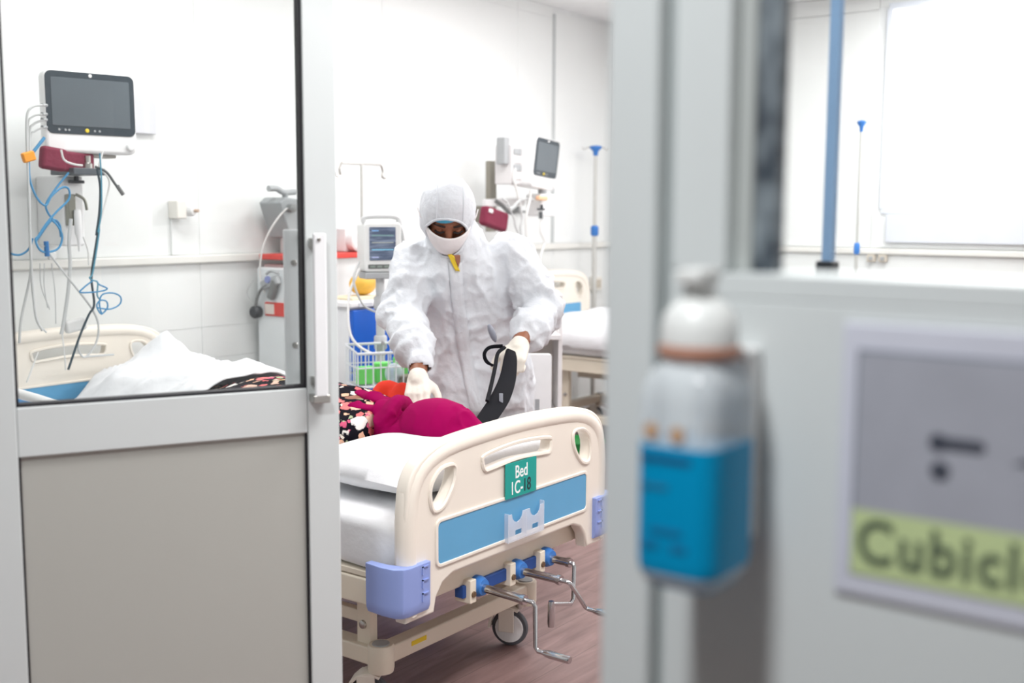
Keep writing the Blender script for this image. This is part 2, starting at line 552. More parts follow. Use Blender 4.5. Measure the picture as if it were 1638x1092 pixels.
SL, SR, DT = -0.10, 0.605, 0.045
GR = 0.5385
leaf = structure(dbox(MB(), SL, 0.0, 0.02, 2.12, 0, DT).build('door_1', M_ALU, bevel=0.003), 'open aluminium door leaf with glass above a beige-grey panel')
dbox(MB(), GR, SR, 0.02, 2.12, 0, DT).build('stile', M_ALU, leaf, bevel=0.003)
dbox(MB(), 0, GR, 0.908, 1.0, 0.001, DT - 0.001).build('middle_rail', M_ALU, leaf, bevel=0.003)
dbox(MB(), 0, GR, 0.02, 0.12, 0.001, DT - 0.001).build('bottom_rail', M_ALU, leaf, bevel=0.003)
dbox(MB(), 0, GR, 2.02, 2.12, 0.001, DT - 0.001).build('top_rail', M_ALU, leaf, bevel=0.003)
dbox(MB(), 0.003, GR - 0.003, 1.003, 2.02, 0.02, 0.026).build('glass_pane', M_GLASS, leaf, smooth=0)
g = MB()
dbox(g, 0, 0.005, 1.0, 2.02, 0.006, 0.034); dbox(g, GR - 0.005, GR, 1.0, 2.02, 0.006, 0.034)
dbox(g, 0, GR, 1.0, 1.005, 0.006, 0.034)
g.build('glass_gasket', M_GASKET, leaf)
dbox(MB(), 0.004, GR - 0.004, 0.12, 0.908, 0.012, 0.03).build('lower_panel', M_LAMI, leaf)
g = MB()
dbox(g, 0, 0.004, 0.12, 0.908, 0.006, 0.034); dbox(g, GR - 0.004, GR, 0.12, 0.908, 0.006, 0.034)
g.build('panel_gasket', M_GASKET, leaf)
# pull handles on both faces
for side, (s0, s1, d0, d1, z0, z1) in (('out', (0.545, 0.572, -0.034, -0.024, 0.985, 1.312)), ('in', (0.516, 0.562, DT + 0.03, DT + 0.04, 0.985, 1.318))):
    h = dbox(MB(), s0, s1, z0, z1, d0, d1).build('pull_handle', mat('white_handle', (240, 241, 243), 0.3), leaf, bevel=0.004, seg=3)
    for zz in (z0 + 0.02, z1 - 0.03):
        a, b = sorted(((d1, 0.0) if side == 'out' else (DT, d0)))
        dbox(MB(), max(s0, 0.545), max(s0, 0.545) + 0.016, zz, zz + 0.02, a, b).build('handle_post', M_STEEL, h, bevel=0.002)
    if side == 'in':
        for zz in (1.25, 1.08):
            c = DO + DE * 0.536 - DN * (d0 - 0.001) + V(0, 0, zz)
            MB().lathe([(0.006, 0), (0.006, 0.003), (0.004, 0.005)], c, DN, 12).build('screw', M_STEEL, h)
    else:
        dbox(MB(), s0 - 0.004, s1 + 0.004, z0 - 0.012, z0 + 0.004, -0.034, -0.002).build('end_bracket', M_STEEL, h, bevel=0.002)
        for zz in (1.3,):
            c = DO + DE * 0.556 - DN * (-0.0345) + V(0, 0, zz)
            MB().lathe([(0.004, 0), (0.004, 0.002), (0.002, 0.003)], c, DN, 10).build('screw', M_STEEL, h)

# ------------------------------------------------------------------ hospital beds
BOARD_OUT = [(0.0, 0.345), (0.0, 0.62), (0.012, 0.695), (0.05, 0.745), (0.125, 0.776), (0.25, 0.789), (0.46, 0.795), (0.67, 0.789), (0.795, 0.776),
             (0.87, 0.745), (0.908, 0.695), (0.92, 0.62), (0.92, 0.345), (0.815, 0.345), (0.805, 0.385), (0.78, 0.415), (0.74, 0.43), (0.18, 0.43), (0.14, 0.415), (0.115, 0.385), (0.105, 0.345)]
OVAL = [(0.088, 0.655), (0.10, 0.69), (0.135, 0.715), (0.185, 0.712), (0.18, 0.665), (0.14, 0.617), (0.10, 0.612)]
SLOT = [(0.30, 0.70), (0.315, 0.718), (0.46, 0.729), (0.605, 0.718), (0.62, 0.70), (0.61, 0.677), (0.58, 0.676), (0.46, 0.683), (0.34, 0.676), (0.31, 0.677)]


def end_board(root, name, x0, yc, dz, blue_front):
    foot = 0.345

    def up(p):
        return (p[0], p[1] + dz)
    cor = catmull([(a, b + dz, 0) for a, b in BOARD_OUT[1:12]], 5)
    outer = [(0.0, foot + dz), (0.0, 0.55 + dz)] + [(p.x, p.y) for p in cor] + [(0.92, 0.55 + dz)] + [up(p) for p in BOARD_OUT[12:]]
    hl = smooth2d([up(p) for p in OVAL]); hr = smooth2d([up((0.92 - a, b)) for a, b in OVAL])
    sl = smooth2d([up(p) for p in SLOT])
    me = plate_mesh(name, [outer, hl, hr, sl], 0.021, 0.008)
    map_mesh(me, facing_y(x0, yc, 0))
    bd = put(name, me, M_BED, root)
    # rounded grip and posts around the edge
    path = [(x0 + 0.022, yc, 0.36 + dz), (x0 + 0.022, yc, 0.55 + dz)] + [(x0 + p.x * 0.954 + 0.022, yc, p.y - 0.024) for p in cor[::2]] + [(x0 + 0.898, yc, 0.55 + dz), (x0 + 0.898, yc, 0.36 + dz)]
    MB().tube(path, 0.028, 12).build('grip_rail', M_BED, bd)
    f = -1 if blue_front else 1
    yf = yc - 0.021
    for sgn in ((-1, 1)):
        if not blue_front and sgn == 1:
            continue
        yy = yc + sgn * 0.0215
        me = plate_mesh('blue_panel', [rounded(0.115, 0.468 + dz, 0.805, 0.578 + dz, 0.014)], 0.002, 0.0005)
        map_mesh(me, facing_y(x0, yy, 0)); put('blue_panel', me, M_BEDBLUE, bd)
        me = plate_mesh('panel_border', [rounded(0.107, 0.46 + dz, 0.813, 0.586 + dz, 0.02), rounded(0.116, 0.469 + dz, 0.804, 0.577 + dz, 0.013)], 0.0045, 0.002)
        map_mesh(me, facing_y(x0, yy, 0)); put('panel_border', me, M_BED, bd)
    for sx in (0, 1):
        # raised lip around the hand holes
        lip = [(x0 + (0.92 - a if sx else a), yc - 0.0215, b) for a, b in hl]
        MB().tube(lip, 0.006, 6, closed=True).build('hole_lip', M_BED, bd)
    MB().tube([(x0 + a, yc - 0.0215, b) for a, b in sl], 0.006, 6, closed=True).build('hole_lip', M_BED, bd)
    return bd


def bumper(root, x0, yc, z0, z1, sx):
    """lilac corner guard wrapping one corner; sx = -1 left, +1 right"""
    o = [(0.075, -0.034), (0.0, -0.036), (-0.022, -0.03), (-0.036, -0.012), (-0.04, 0.03), (-0.034, 0.085), (-0.012, 0.085), (-0.012, 0.03), (0.0, -0.012), (0.02, -0.019), (0.075, -0.019)]
    mb = MB()
    rings = []
    for z, e in ((z0, 0.8), (z0 + 0.014, 0.97), (z0 + 0.03, 1.0), (z1 - 0.02, 1.0), (z1 - 0.006, 1.03), (z1, 1.02)):
        rings.append([V(x0 - sx * (a * e if a < 0 else a), yc + b * (e if b < 0 else 1), z) for a, b in o])
    mb.loft(rings)
    b = mb.build('corner_bumper', M_LILAC, root, bevel=0.002)
    for k in range(3):
        zz = z0 + 0.03 + k * 0.034
        MB().box(*((x0 - sx * 0.045, yc - 0.0385, zz, x0 - sx * 0.041, yc - 0.033, zz + 0.022) if sx < 0 else (x0 - 0.045, yc - 0.0385, zz, x0 - 0.041, yc - 0.033, zz + 0.022))).box(
            min(x0 - sx * 0.041, x0 - sx * 0.065), yc - 0.0385, zz + 0.019, max(x0 - sx * 0.041, x0 - sx * 0.065), yc - 0.033, zz + 0.022).build('grip_mark', M_LILAC, b)
    return b


def caster(root, x, y, ang, tyre=0.058):
    a = math.radians(ang); ax = V(math.cos(a), math.sin(a), 0); fw = V(-ax.y, ax.x, 0)
    c = V(x, y, 0) + fw * 0.03 + V(0, 0, tyre)
    MB().lathe([(0.03, -0.012), (tyre - 0.012, -0.013), (tyre - 0.003, -0.011), (tyre, -0.005), (tyre, 0.005), (tyre - 0.003, 0.011), (tyre - 0.012, 0.013), (0.03, 0.012)], c, ax, 28).build('wheel', mat('grey_rubber_tyre', (88, 90, 96), 0.6), root)
    for s in (-1, 1):
        MB().lathe([(tyre - 0.012, 0), (tyre - 0.014, 0.006), (0.012, 0.010), (0.0, 0.010)], c + ax * (s * 0.0125), ax * s, 24).build('wheel_cover', M_WHITE, root)
    # fork hood
    rings = []
    for t in range(0, 181, 20):
        th = math.radians(t)
        rr = tyre + 0.012
        p = c + fw * (rr * math.cos(th)) * 0.9 + V(0, 0, max(rr * math.sin(th), 0.0))
        rings.append([p + ax * s * 0.03 + (p - c).normalized() * dr for s, dr in ((-1, -0.004), (1, -0.004), (1, 0.004), (-1, 0.004))])
    MB().loft(rings[:7]).build('fork_hood', M_BED, root, bevel=0.002)
    for s in (-1, 1):
        MB().obox(c + ax * s * 0.029 + V(0, 0, 0.03) + fw * 0.006, ax, fw, V(0, 0, 1), 0.005, 0.05, 0.075).build('fork_side', M_BED, root, bevel=0.003)
    MB().lathe([(0.012, 0), (0.012, 0.05)], (x, y, tyre * 2 + 0.005), (0, 0, 1), 12).build('stem', M_STEEL, root)


def make_bed(label, x0, yfoot, yhead, lift, details=True):
    root = thing('hospital_bed', label, 'bed', (x0 + 0.46, (yfoot + yhead) / 2, 0), 'hospital beds in the ward')
    z = lift
    fb = end_board(root, 'footboard', x0, yfoot, z, True)
    end_board(root, 'headboard', x0, yhead, z + 0.11, False)
    for yy, name in ((yfoot, 'f'), (yhead, 'h')):
        for sx in (-1, 1):
            bx = x0 if sx < 0 else x0 + 0.92
            if name == 'f':
                bumper(root, bx, yy, 0.365 + z, 0.492 + z, sx if sx < 0 else 1)
    # upper frame
    for xx in (x0 + 0.012, x0 + 0.868):
        MB().box(xx, yfoot + 0.03, 0.357 + z, xx + 0.04, yhead - 0.03, 0.428 + z).build('side_rail', M_BEDSTEEL, root, bevel=0.006)
        MB().box(xx + 0.004, yfoot + 0.03, 0.43 + z, xx + 0.044, yhead - 0.03, 0.446 + z).build('mattress_edge', M_BEDSTEEL, root, bevel=0.003)
    for yy in (yfoot + 0.03, yhead - 0.07):
        MB().box(x0 + 0.05, yy, 0.356 + z, x0 + 0.87, yy + 0.04, 0.428 + z).build('end_rail', M_BEDSTEEL, root, bevel=0.005)
    for k in range(4):
        y0 = yfoot + 0.06 + k * (yhead - yfoot - 0.12) / 4
        MB().box(x0 + 0.058, y0, 0.428 + z, x0 + 0.862, y0 + (yhead - yfoot - 0.12) / 4 - 0.02, 0.444 + z).build('deck_panel', M_BEDSTEEL, root, bevel=0.003)
    # chassis
    c0, c1 = x0 + 0.13, x0 + 0.79
    yn, yf = yfoot + 0.19, yhead - 0.19
    for xx in (c0 - 0.028, c1 - 0.028):
        MB().box(xx, yn, 0.148, xx + 0.056, yf, 0.198).build('chassis_rail', M_BEDSTEEL, root, bevel=0.006)
    for yy in (yn, yf):
        MB().box(c0, yy - 0.025, 0.15, c1, yy + 0.025, 0.199).build('chassis_bar', M_BEDSTEEL, root, bevel=0.006)
    for xx, yy in ((c0, yn), (c1, yn), (c0, yf), (c1, yf)):
        MB().lathe([(0.034, 0.13), (0.036, 0.14), (0.036, 0.2), (0.033, 0.205)], (xx, yy, 0), (0, 0, 1), 20).build('corner_post', M_BEDSTEEL, root)
        MB().lathe([(0.024, 0), (0.023, 0.003), (0.0, 0.0035)], (xx, yy, 0.205), (0, 0, 1), 18).build('post_cap', M_GREY, root)
    # lift brackets between chassis and frame
    for xx in (x0 + 0.12, x0 + 0.76):
        for yy in (yn + 0.03, yf - 0.2):
            MB().box(xx, yy, 0.195, xx + 0.03, yy + 0.05, 0.36 + z).build('lift_bracket', M_BEDSTEEL, root, bevel=0.004)
            MB().lathe([(0.012, 0), (0.011, 0.006), (0.006, 0.008)], (xx, yy + 0.025, 0.25 + z * 0.5), (-1, 0, 0), 12).build('bolt', M_STEEL, root)
            MB().box(xx + 0.002, yy + 0.02, 0.25 + z * 0.5, xx + 0.028, yy + 0.36, 0.285 + z * 0.5).build('lift_arm', M_BEDSTEEL, root, bevel=0.004)
    MB().tube([(x0 + 0.14, yn + 0.3, 0.25), (x0 + 0.78, yn + 0.3, 0.25)], 0.018, 12).build('torsion_tube', M_BEDSTEEL, root)
    for (xx, yy), an in zip(((c0, yn), (c1 - 0.03, yn), (c0, yf), (c1, yf)), (30, 22, 80, 10)):
        caster(root, xx, yy, an)
    if not details:
        return root, fb
    # cranks at the foot end
    def crank(xc, arm, grip):
        MB().lathe([(0.027, 0), (0.029, 0.008), (0.029, 0.05), (0.022, 0.066)], (xc, yfoot + 0.065, 0.345 + z), (0, -1, 0), 18).build('crank_socket', M_BLUECLAMP, root)
        MB().box(xc - 0.052, yfoot + 0.005, 0.31 + z, xc - 0.026, yfoot + 0.06, 0.375 + z).build('crank_bracket', M_BEDSTEEL, root, bevel=0.003)
        MB().lathe([(0.009, 0), (0.008, 0.004)], (xc - 0.039, yfoot + 0.005, 0.335 + z), (0, -1, 0), 12).build('bolt', mat('bronze_bolt', (140, 120, 96), 0.4, metal=0.8), root)
        cr = MB().tube(arm, 0.0062, 10, smooth=1).build('crank', M_CHROME, root)
        MB().tube(arm[:2], 0.0115, 14).build('crank_shaft', M_CHROME, cr)
        MB().tube(grip, [0.008, 0.0105, 0.0105, 0.009], 12).build('crank_grip', M_CHROME, cr)
        e = Vector(arm[1])
        MB().lathe([(0.014, -0.006), (0.014, 0.006)], e, (0, 1, 0), 14).build('collar', M_CHROME, cr)

    zc = 0.343 + z
    yf_ = yfoot
    xa = x0 + 0.335
    crank(xa, [(xa, yf_ + 0.0, zc), (xa - 0.01, yf_ - 0.14, zc), (xa - 0.01, yf_ - 0.17, zc), (xa - 0.01, yf_ - 0.178, zc - 0.01), (xa - 0.012, yf_ - 0.182, zc - 0.12), (xa - 0.012, yf_ - 0.19, zc - 0.128), (xa - 0.012, yf_ - 0.21, zc - 0.128)],
          [(xa - 0.012, yf_ - 0.21, zc - 0.128), (xa - 0.012, yf_ - 0.225, zc - 0.128), (xa - 0.012, yf_ - 0.285, zc - 0.128), (xa - 0.012, yf_ - 0.29, zc - 0.128)])
    xb = x0 + 0.515
    crank(xb, [(xb, yf_ + 0.0, zc), (xb, yf_ - 0.125, zc), (xb, yf_ - 0.15, zc), (xb + 0.006, yf_ - 0.158, zc - 0.006), (xb + 0.07, yf_ - 0.168, zc - 0.09), (xb + 0.072, yf_ - 0.178, zc - 0.094), (xb + 0.072, yf_ - 0.195, zc - 0.094)],
          [(xb + 0.072, yf_ - 0.195, zc - 0.094), (xb + 0.072, yf_ - 0.21, zc - 0.094), (xb + 0.072, yf_ - 0.27, zc - 0.094), (xb + 0.072, yf_ - 0.275, zc - 0.094)])
    xc_ = x0 + 0.66
    crank(xc_, [(xc_, yf_ + 0.0, zc), (xc_, yf_ - 0.06, zc), (xc_, yf_ - 0.075, zc), (xc_ - 0.002, yf_ - 0.08, zc - 0.008), (xc_ - 0.012, yf_ - 0.085, zc - 0.1), (xc_ - 0.025, yf_ - 0.085, zc - 0.112), (xc_ - 0.12, yf_ - 0.085, zc - 0.085)],
          [(xc_ - 0.125, yf_ - 0.085, zc - 0.075), (xc_ - 0.125, yf_ - 0.085, zc - 0.09), (xc_ - 0.125, yf_ - 0.085, zc - 0.14), (xc_ - 0.125, yf_ - 0.085, zc - 0.15)])
    MB().box(x0 + 0.27, yfoot + 0.02, 0.325 + z, x0 + 0.7, yfoot + 0.05, 0.36 + z).build('crank_rail', mat('dark_blue_steel', (34, 78, 150), 0.45), root, bevel=0.003)
    MB().obox((x0 + 0.225 + 0.03, yn - 0.0258, 0.181), (1, 0, 0.0), (0, 1, 0), (0, 0, 1), 0.062, 0.001, 0.013).build('yellow_sticker', mat('yellow_sticker', (238, 206, 40), 0.5), root)
    # bed number plate
    yp = yfoot - 0.0275
    pl = put('number_plate', map_mesh(plate_mesh('number_plate', [rounded(-0.072, -0.049, 0.072, 0.049, 0.003)], 0.0015, 0.0004), facing_y(x0 + 0.465, yp, 0.628 + z)), mat('teal_plate', (16, 160, 150), 0.35, var=0.01), fb)
    pl['label'] = 'teal plate lettered Bed 1C-18'
    mw = mat('white_lettering', (246, 250, 250), 0.5, var=0); mk = mat('dark_lettering', (30, 52, 60), 0.5, var=0)
    for body, dx, dzz, mm in (('Bed', 0.0, 0.019, mw), ('1C-', -0.022, -0.024, mw), ('18', 0.026, -0.024, mk)):
        put('lettering', map_mesh(text_mesh('lettering', body, 0.05, 0.0003, 0.0006), lambda x, y, t, dx=dx, dzz=dzz: (x0 + 0.465 + dx + x * 0.78, yp - 0.0019 - t, 0.628 + z + dzz + y)), mm, pl, smooth=0)
    # clear card holder with two pockets
    out = []
    W, Hh = 0.168, 0.074
    for cx in (0.042, 0.126):
        out += [(cx - 0.03, Hh)] + [(cx + 0.026 * math.cos(math.radians(a)), Hh - 0.026 * math.sin(math.radians(a)) * 1.0) for a in range(180, -1, -30)] + [(cx + 0.03, Hh)]
    lp = [(0, 0)] + [(W, 0)] + [(W, Hh)] + list(reversed(out)) + [(0, Hh)]
    holes = [rounded(0.032, 0.012, 0.062, 0.026, 0.002, 2), rounded(0.112, 0.012, 0.142, 0.026, 0.002, 2)]
    hd = put('card_holder', map_mesh(plate_mesh('card_holder', [lp] + holes, 0.0015, 0.0003), facing_y(x0 + 0.395, yfoot - 0.036, 0.463 + z)),
             glass_mat('clear_acrylic', (0.97, 0.98, 1.0), 0.06, 0.1, 0.34, (0.95, 0.96, 1.0)), fb)
    me_ = MB().box(x0 + 0.394, yfoot - 0.038, 0.461 + z, x0 + 0.397, yfoot - 0.024, 0.54 + z).box(x0 + 0.478, yfoot - 0.038, 0.461 + z, x0 + 0.48, yfoot - 0.024, 0.53 + z).box(x0 + 0.561, yfoot - 0.038, 0.461 + z, x0 + 0.564, yfoot - 0.024, 0.545 + z).box(x0 + 0.394, yfoot - 0.038, 0.459 + z, x0 + 0.564, yfoot - 0.024, 0.462 + z)
    me_.build('pocket_wall', MATS['clear_acrylic'], hd)
    return root, fb


def mattress(label, x0, y0, y1, z0, z1):
    x1 = x0 + 0.885
    rings = []
    n = 60
    for i in range(n + 1):
        t = i / n
        y = y0 + (y1 - y0) * t
        e = min(1.0, (min(t, 1 - t) * (y1 - y0)) / 0.03)
        e = math.sqrt(max(0.0, 1 - (1 - e) ** 2)) if e < 1 else 1.0
        ring = []
        for a, b in rounded(0, 0, 0.885, z1 - z0, 0.03, 6):
            cx = (a - 0.4425) * (0.975 + 0.025 * e) + 0.4425
            cz = (b - (z1 - z0) / 2) * (0.7 + 0.3 * e) + (z1 - z0) / 2
            p = V(x0 + cx, y, z0 + cz)
            w_ = noise.noise(V(p.x * 6, p.y * 9, p.z * 16)) * 0.006 * e
            if b < (z1 - z0) * 0.85:
                p.x += w_ * 1.2 if a > 0.44 else -w_ * 1.2
            else:
                p.z += w_ * 0.5
            ring.append(p)
        rings.append(ring)
    return tag(MB().loft(rings).build('mattress', M_SHEET, None, smooth=60), label, 'mattress', 'mattresses on the hospital beds')


def pillow(label, c, lx, ly, h, rz=0.0, tilt=0.0, name='pillow'):
    mb = MB(); n = 26
    cr, sr = math.cos(rz), math.sin(rz)

    def top(u, v, s):
        a, b = 2 * u - 1, 2 * v - 1
        ea = max(0.0, 1 - abs(a) ** 3.2); eb = max(0.0, 1 - abs(b) ** 3.2)
        t = (ea * eb) ** 0.55
        x = a * lx / 2 * (1 - 0.06 * (1 - abs(b)) * 0 - 0.05 * (abs(a) ** 4) * (1 - abs(b) ** 2)); y = b * ly / 2 * (1 - 0.06 * (abs(b) ** 4) * (1 - abs(a) ** 2))
        z = s * h / 2 * t + noise.noise(V(x * 9 + 3, y * 9, s)) * 0.006 * t
        z += math.tan(tilt) * y
        return V(c[0] + x * cr - y * sr, c[1] + x * sr + y * cr, c[2] + z)
    mb.grid(lambda u, v: top(u, v, 1), n, n)
    mb.grid(lambda u, v: top(1 - u, v, -1), n, n)
    me = mb.mesh(name)
    bm = bmesh.new(); bm.from_mesh(me); bmesh.ops.remove_doubles(bm, verts=bm.verts, dist=0.0004); bmesh.ops.recalc_face_normals(bm, faces=bm.faces); bm.to_mesh(me); bm.free()
    return tag(put(name, me, M_SHEET, None, smooth=80), label, 'pillow')


BX, YF, YH = 1.97, 1.80, 3.97
near_bed, near_foot = make_bed('cream hospital bed with teal plate reading Bed 1C-18', BX, YF, YH, 0.0)
mattress('white sheeted mattress on the bed with the teal number plate', BX + 0.018, YF + 0.03, YH - 0.03, 0.447, 0.585)
pillow('white pillow under the magenta headscarf at the foot board', (2.44, 2.09, 0.650), 0.74, 0.46, 0.125)
far_bed, _ = make_bed('cream hospital bed beyond the white bedside cabinet', 5.27, 1.80, 3.97, 0.10, details=False)
mattress('white sheeted mattress on the far bed by the wall', 5.29, 1.83, 3.94, 0.55, 0.70)
# far bed quilt lying over the mattress
q = MB()
def quilt(u, v):
    x = 5.235 + 1.0 * u; y = 1.95 + 1.72 * v
    e = min(u, 1 - u) * 1.0
    drop = 0.14 if e < 0.001 else 0.0
    z = 0.735 + 0.03 * math.sin(math.pi * u) + 0.012 * noise.noise(V(x * 7, y * 7, 0))
    if u <= 0.0 or u >= 1.0:
        z = 0.60 + 0.02 * noise.noise(V(0, y * 9, 4))
    elif u <= 0.05 or u >= 0.95:
        z -= 0.02
    return V(x + 0.012 * noise.noise(V(0, y * 8, 2)) * (1 if e < 0.06 else 0), y, z)
q.grid(quilt, 20, 36)
qo = tag(q.build('quilt', M_SHEET, None, smooth=80), 'rumpled white quilt lying on the far bed', 'quilt')
sm = qo.modifiers.new('thickness', 'SOLIDIFY'); sm.thickness = 0.012; sm.offset = 1

# ------------------------------------------------------------------ wall monitors with their leads
CABLE_MATS = {'grey': mat('grey_lead', (196, 198, 198), 0.5), 'blue': mat('blue_lead', (64, 138, 184), 0.45), 'teal': mat('teal_lead', (80, 148, 172), 0.45),
              'black': mat('black_lead', (46, 66, 76), 0.45), 'charcoal': mat('charcoal_lead', (84, 88, 90), 0.5), 'white': mat('white_lead', (222, 222, 220), 0.5)}
MONITOR_CABLES = [
    ('grey', 0.0045, [(2.281,3.800,1.736), (2.232,3.800,1.725), (2.208,3.800,1.682), (2.204,3.800,1.527), (2.203,3.800,1.371), (2.201,3.800,1.180), (2.203,3.800,1.057), (2.211,3.800,0.966), (2.233,3.800,0.919)]),
    ('grey', 0.0035, [(2.291,3.820,1.706), (2.242,3.820,1.692), (2.223,3.820,1.650), (2.213,3.820,1.438), (2.210,3.820,1.168), (2.213,3.820,1.049), (2.229,3.820,0.950), (2.260,3.820,0.909)]),
    ('grey', 0.0045, [(2.302,3.840,1.688), (2.257,3.840,1.667), (2.239,3.840,1.630), (2.230,3.840,1.439), (2.223,3.840,1.262), (2.220,3.840,1.133), (2.176,3.840,0.966), (2.164,3.840,0.876)]),
    ('grey', 0.0035, [(2.313,3.860,1.662), (2.273,3.860,1.644), (2.252,3.860,1.609), (2.236,3.860,1.371)]),
    ('blue', 0.006, [(2.273,3.800,1.619), (2.245,3.800,1.586), (2.217,3.800,1.554)]),
    ('blue', 0.004, [(2.208,3.800,1.548), (2.210,3.800,1.463), (2.234,3.800,1.402), (2.266,3.800,1.375), (2.291,3.800,1.409), (2.334,3.800,1.441), (2.361,3.800,1.436), (2.359,3.800,1.398), (2.309,3.800,1.353), (2.266,3.800,1.309), (2.234,3.800,1.266), (2.221,3.800,1.250), (2.237,3.800,1.214), (2.267,3.800,1.205), (2.310,3.800,1.219), (2.327,3.800,1.261), (2.311,3.800,1.300), (2.287,3.800,1.323)]),
    ('blue', 0.004, [(2.382,3.830,1.497), (2.331,3.830,1.442), (2.288,3.830,1.384), (2.290,3.830,1.353), (2.312,3.830,1.322), (2.335,3.830,1.290), (2.340,3.830,1.258), (2.336,3.830,1.306), (2.305,3.830,1.320), (2.249,3.830,1.255), (2.238,3.830,1.242)]),
    ('blue', 0.004, [(2.136,3.850,1.205), (2.149,3.850,1.202), (2.186,3.850,1.196), (2.221,3.850,1.215), (2.240,3.850,1.255)]),
    ('black', 0.0045, [(2.469,3.780,1.515), (2.479,3.780,1.444), (2.471,3.780,1.348), (2.455,3.780,1.264), (2.468,3.780,1.300), (2.447,3.780,1.206), (2.428,3.780,1.106), (2.435,3.780,1.005), (2.411,3.780,0.966), (2.370,3.780,0.889), (2.317,3.780,0.767)]),
    ('teal', 0.003, [(2.476,3.770,1.572), (2.479,3.770,1.470), (2.473,3.770,1.348), (2.456,3.770,1.277), (2.463,3.770,1.286), (2.444,3.770,1.193), (2.426,3.770,1.120), (2.414,3.770,1.107), (2.425,3.770,1.097), (2.447,3.770,1.086), (2.443,3.770,1.039), (2.459,3.770,1.018)]),
    ('blue', 0.003, [(2.425,3.770,1.094), (2.386,3.770,1.069), (2.375,3.770,1.053), (2.453,3.770,1.053), (2.487,3.770,1.062), (2.454,3.770,1.079), (2.443,3.770,1.093)]),
    ('blue', 0.003, [(2.432,3.760,0.993), (2.489,3.760,0.984), (2.532,3.760,1.000), (2.537,3.760,1.027), (2.507,3.760,1.044), (2.461,3.760,1.042), (2.445,3.760,1.012), (2.454,3.760,0.971), (2.478,3.760,0.990), (2.475,3.760,1.014), (2.449,3.760,1.019), (2.433,3.760,1.000), (2.450,3.760,0.968), (2.474,3.760,0.983)]),
    ('grey', 0.004, [(2.255,3.800,1.230), (2.281,3.800,1.190), (2.321,3.800,1.137), (2.376,3.800,1.068), (2.439,3.800,0.984), (2.463,3.800,0.921), (2.449,3.800,0.853), (2.402,3.800,0.805), (2.377,3.800,0.830), (2.375,3.800,0.874)]),
    ('grey', 0.004, [(2.402,3.800,0.806), (2.462,3.800,0.804), (2.524,3.800,0.802)]),
    ('grey', 0.007, [(2.384,3.830,1.326), (2.372,3.830,1.240), (2.373,3.830,1.160), (2.361,3.830,1.061), (2.340,3.830,0.955), (2.325,3.830,0.896)]),
    ('grey', 0.0022, [(2.275,3.840,1.163), (2.271,3.840,1.078), (2.281,3.840,0.998)]),
    ('grey', 0.0022, [(2.258,3.840,1.164), (2.259,3.840,1.079), (2.289,3.840,0.991)]),
    ('grey', 0.0022, [(2.304,3.840,1.162), (2.313,3.840,1.049), (2.311,3.840,0.936)]),
    ('charcoal', 0.005, [(2.462,3.780,1.521), (2.508,3.780,1.503), (2.544,3.780,1.459), (2.565,3.780,1.436)]),
    ('white', 0.004, [(2.336,3.800,1.579), (2.348,3.800,1.542), (2.386,3.800,1.528), (2.421,3.800,1.525)]),
    ('white', 0.0035, [(2.510,3.800,1.581), (2.498,3.800,1.548), (2.493,3.800,1.522), (2.532,3.800,1.472), (2.518,3.800,1.406), (2.492,3.800,1.328)]),
    ('white', 0.003, [(2.329,3.830,0.896), (2.336,3.830,0.808), (2.337,3.830,0.760)]),
    ('white', 0.003, [(2.230,3.830,0.838), (2.203,3.830,0.781), (2.180,3.830,0.731)]),
    ('white', 0.003, [(2.426,3.820,1.259), (2.443,3.820,1.206), (2.444,3.820,1.152)]),
]
SECOND_CABLES = [
    ('white', 0.008, [(5.080,3.750,1.607), (5.066,3.750,1.547), (5.096,3.750,1.487), (5.111,3.750,1.444), (5.127,3.750,1.401)]),
    ('white', 0.007, [(5.189,3.720,1.489), (5.182,3.720,1.436), (5.153,3.720,1.366), (5.146,3.720,1.296), (5.154,3.720,1.209), (5.162,3.720,1.178)]),
    ('grey', 0.007, [(5.086,3.720,1.400), (5.108,3.720,1.331), (5.094,3.720,1.279), (5.102,3.720,1.218)]),
    ('white', 0.006, [(5.270,3.700,1.323), (5.263,3.700,1.252), (5.303,3.700,1.189), (5.265,3.700,1.119), (5.261,3.700,1.074)]),
    ('grey', 0.005, [(4.943,3.700,1.407), (5.001,3.700,1.331), (5.015,3.700,1.288), (5.045,3.700,1.245)]),
    ('charcoal', 0.012, [(5.263,3.700,1.367), (5.264,3.700,1.327)]),
    ('grey', 0.006, [(4.939,3.740,1.441), (4.996,3.740,1.417), (5.025,3.740,1.383), (5.127,3.740,1.435), (5.248,3.740,1.437)]),
]



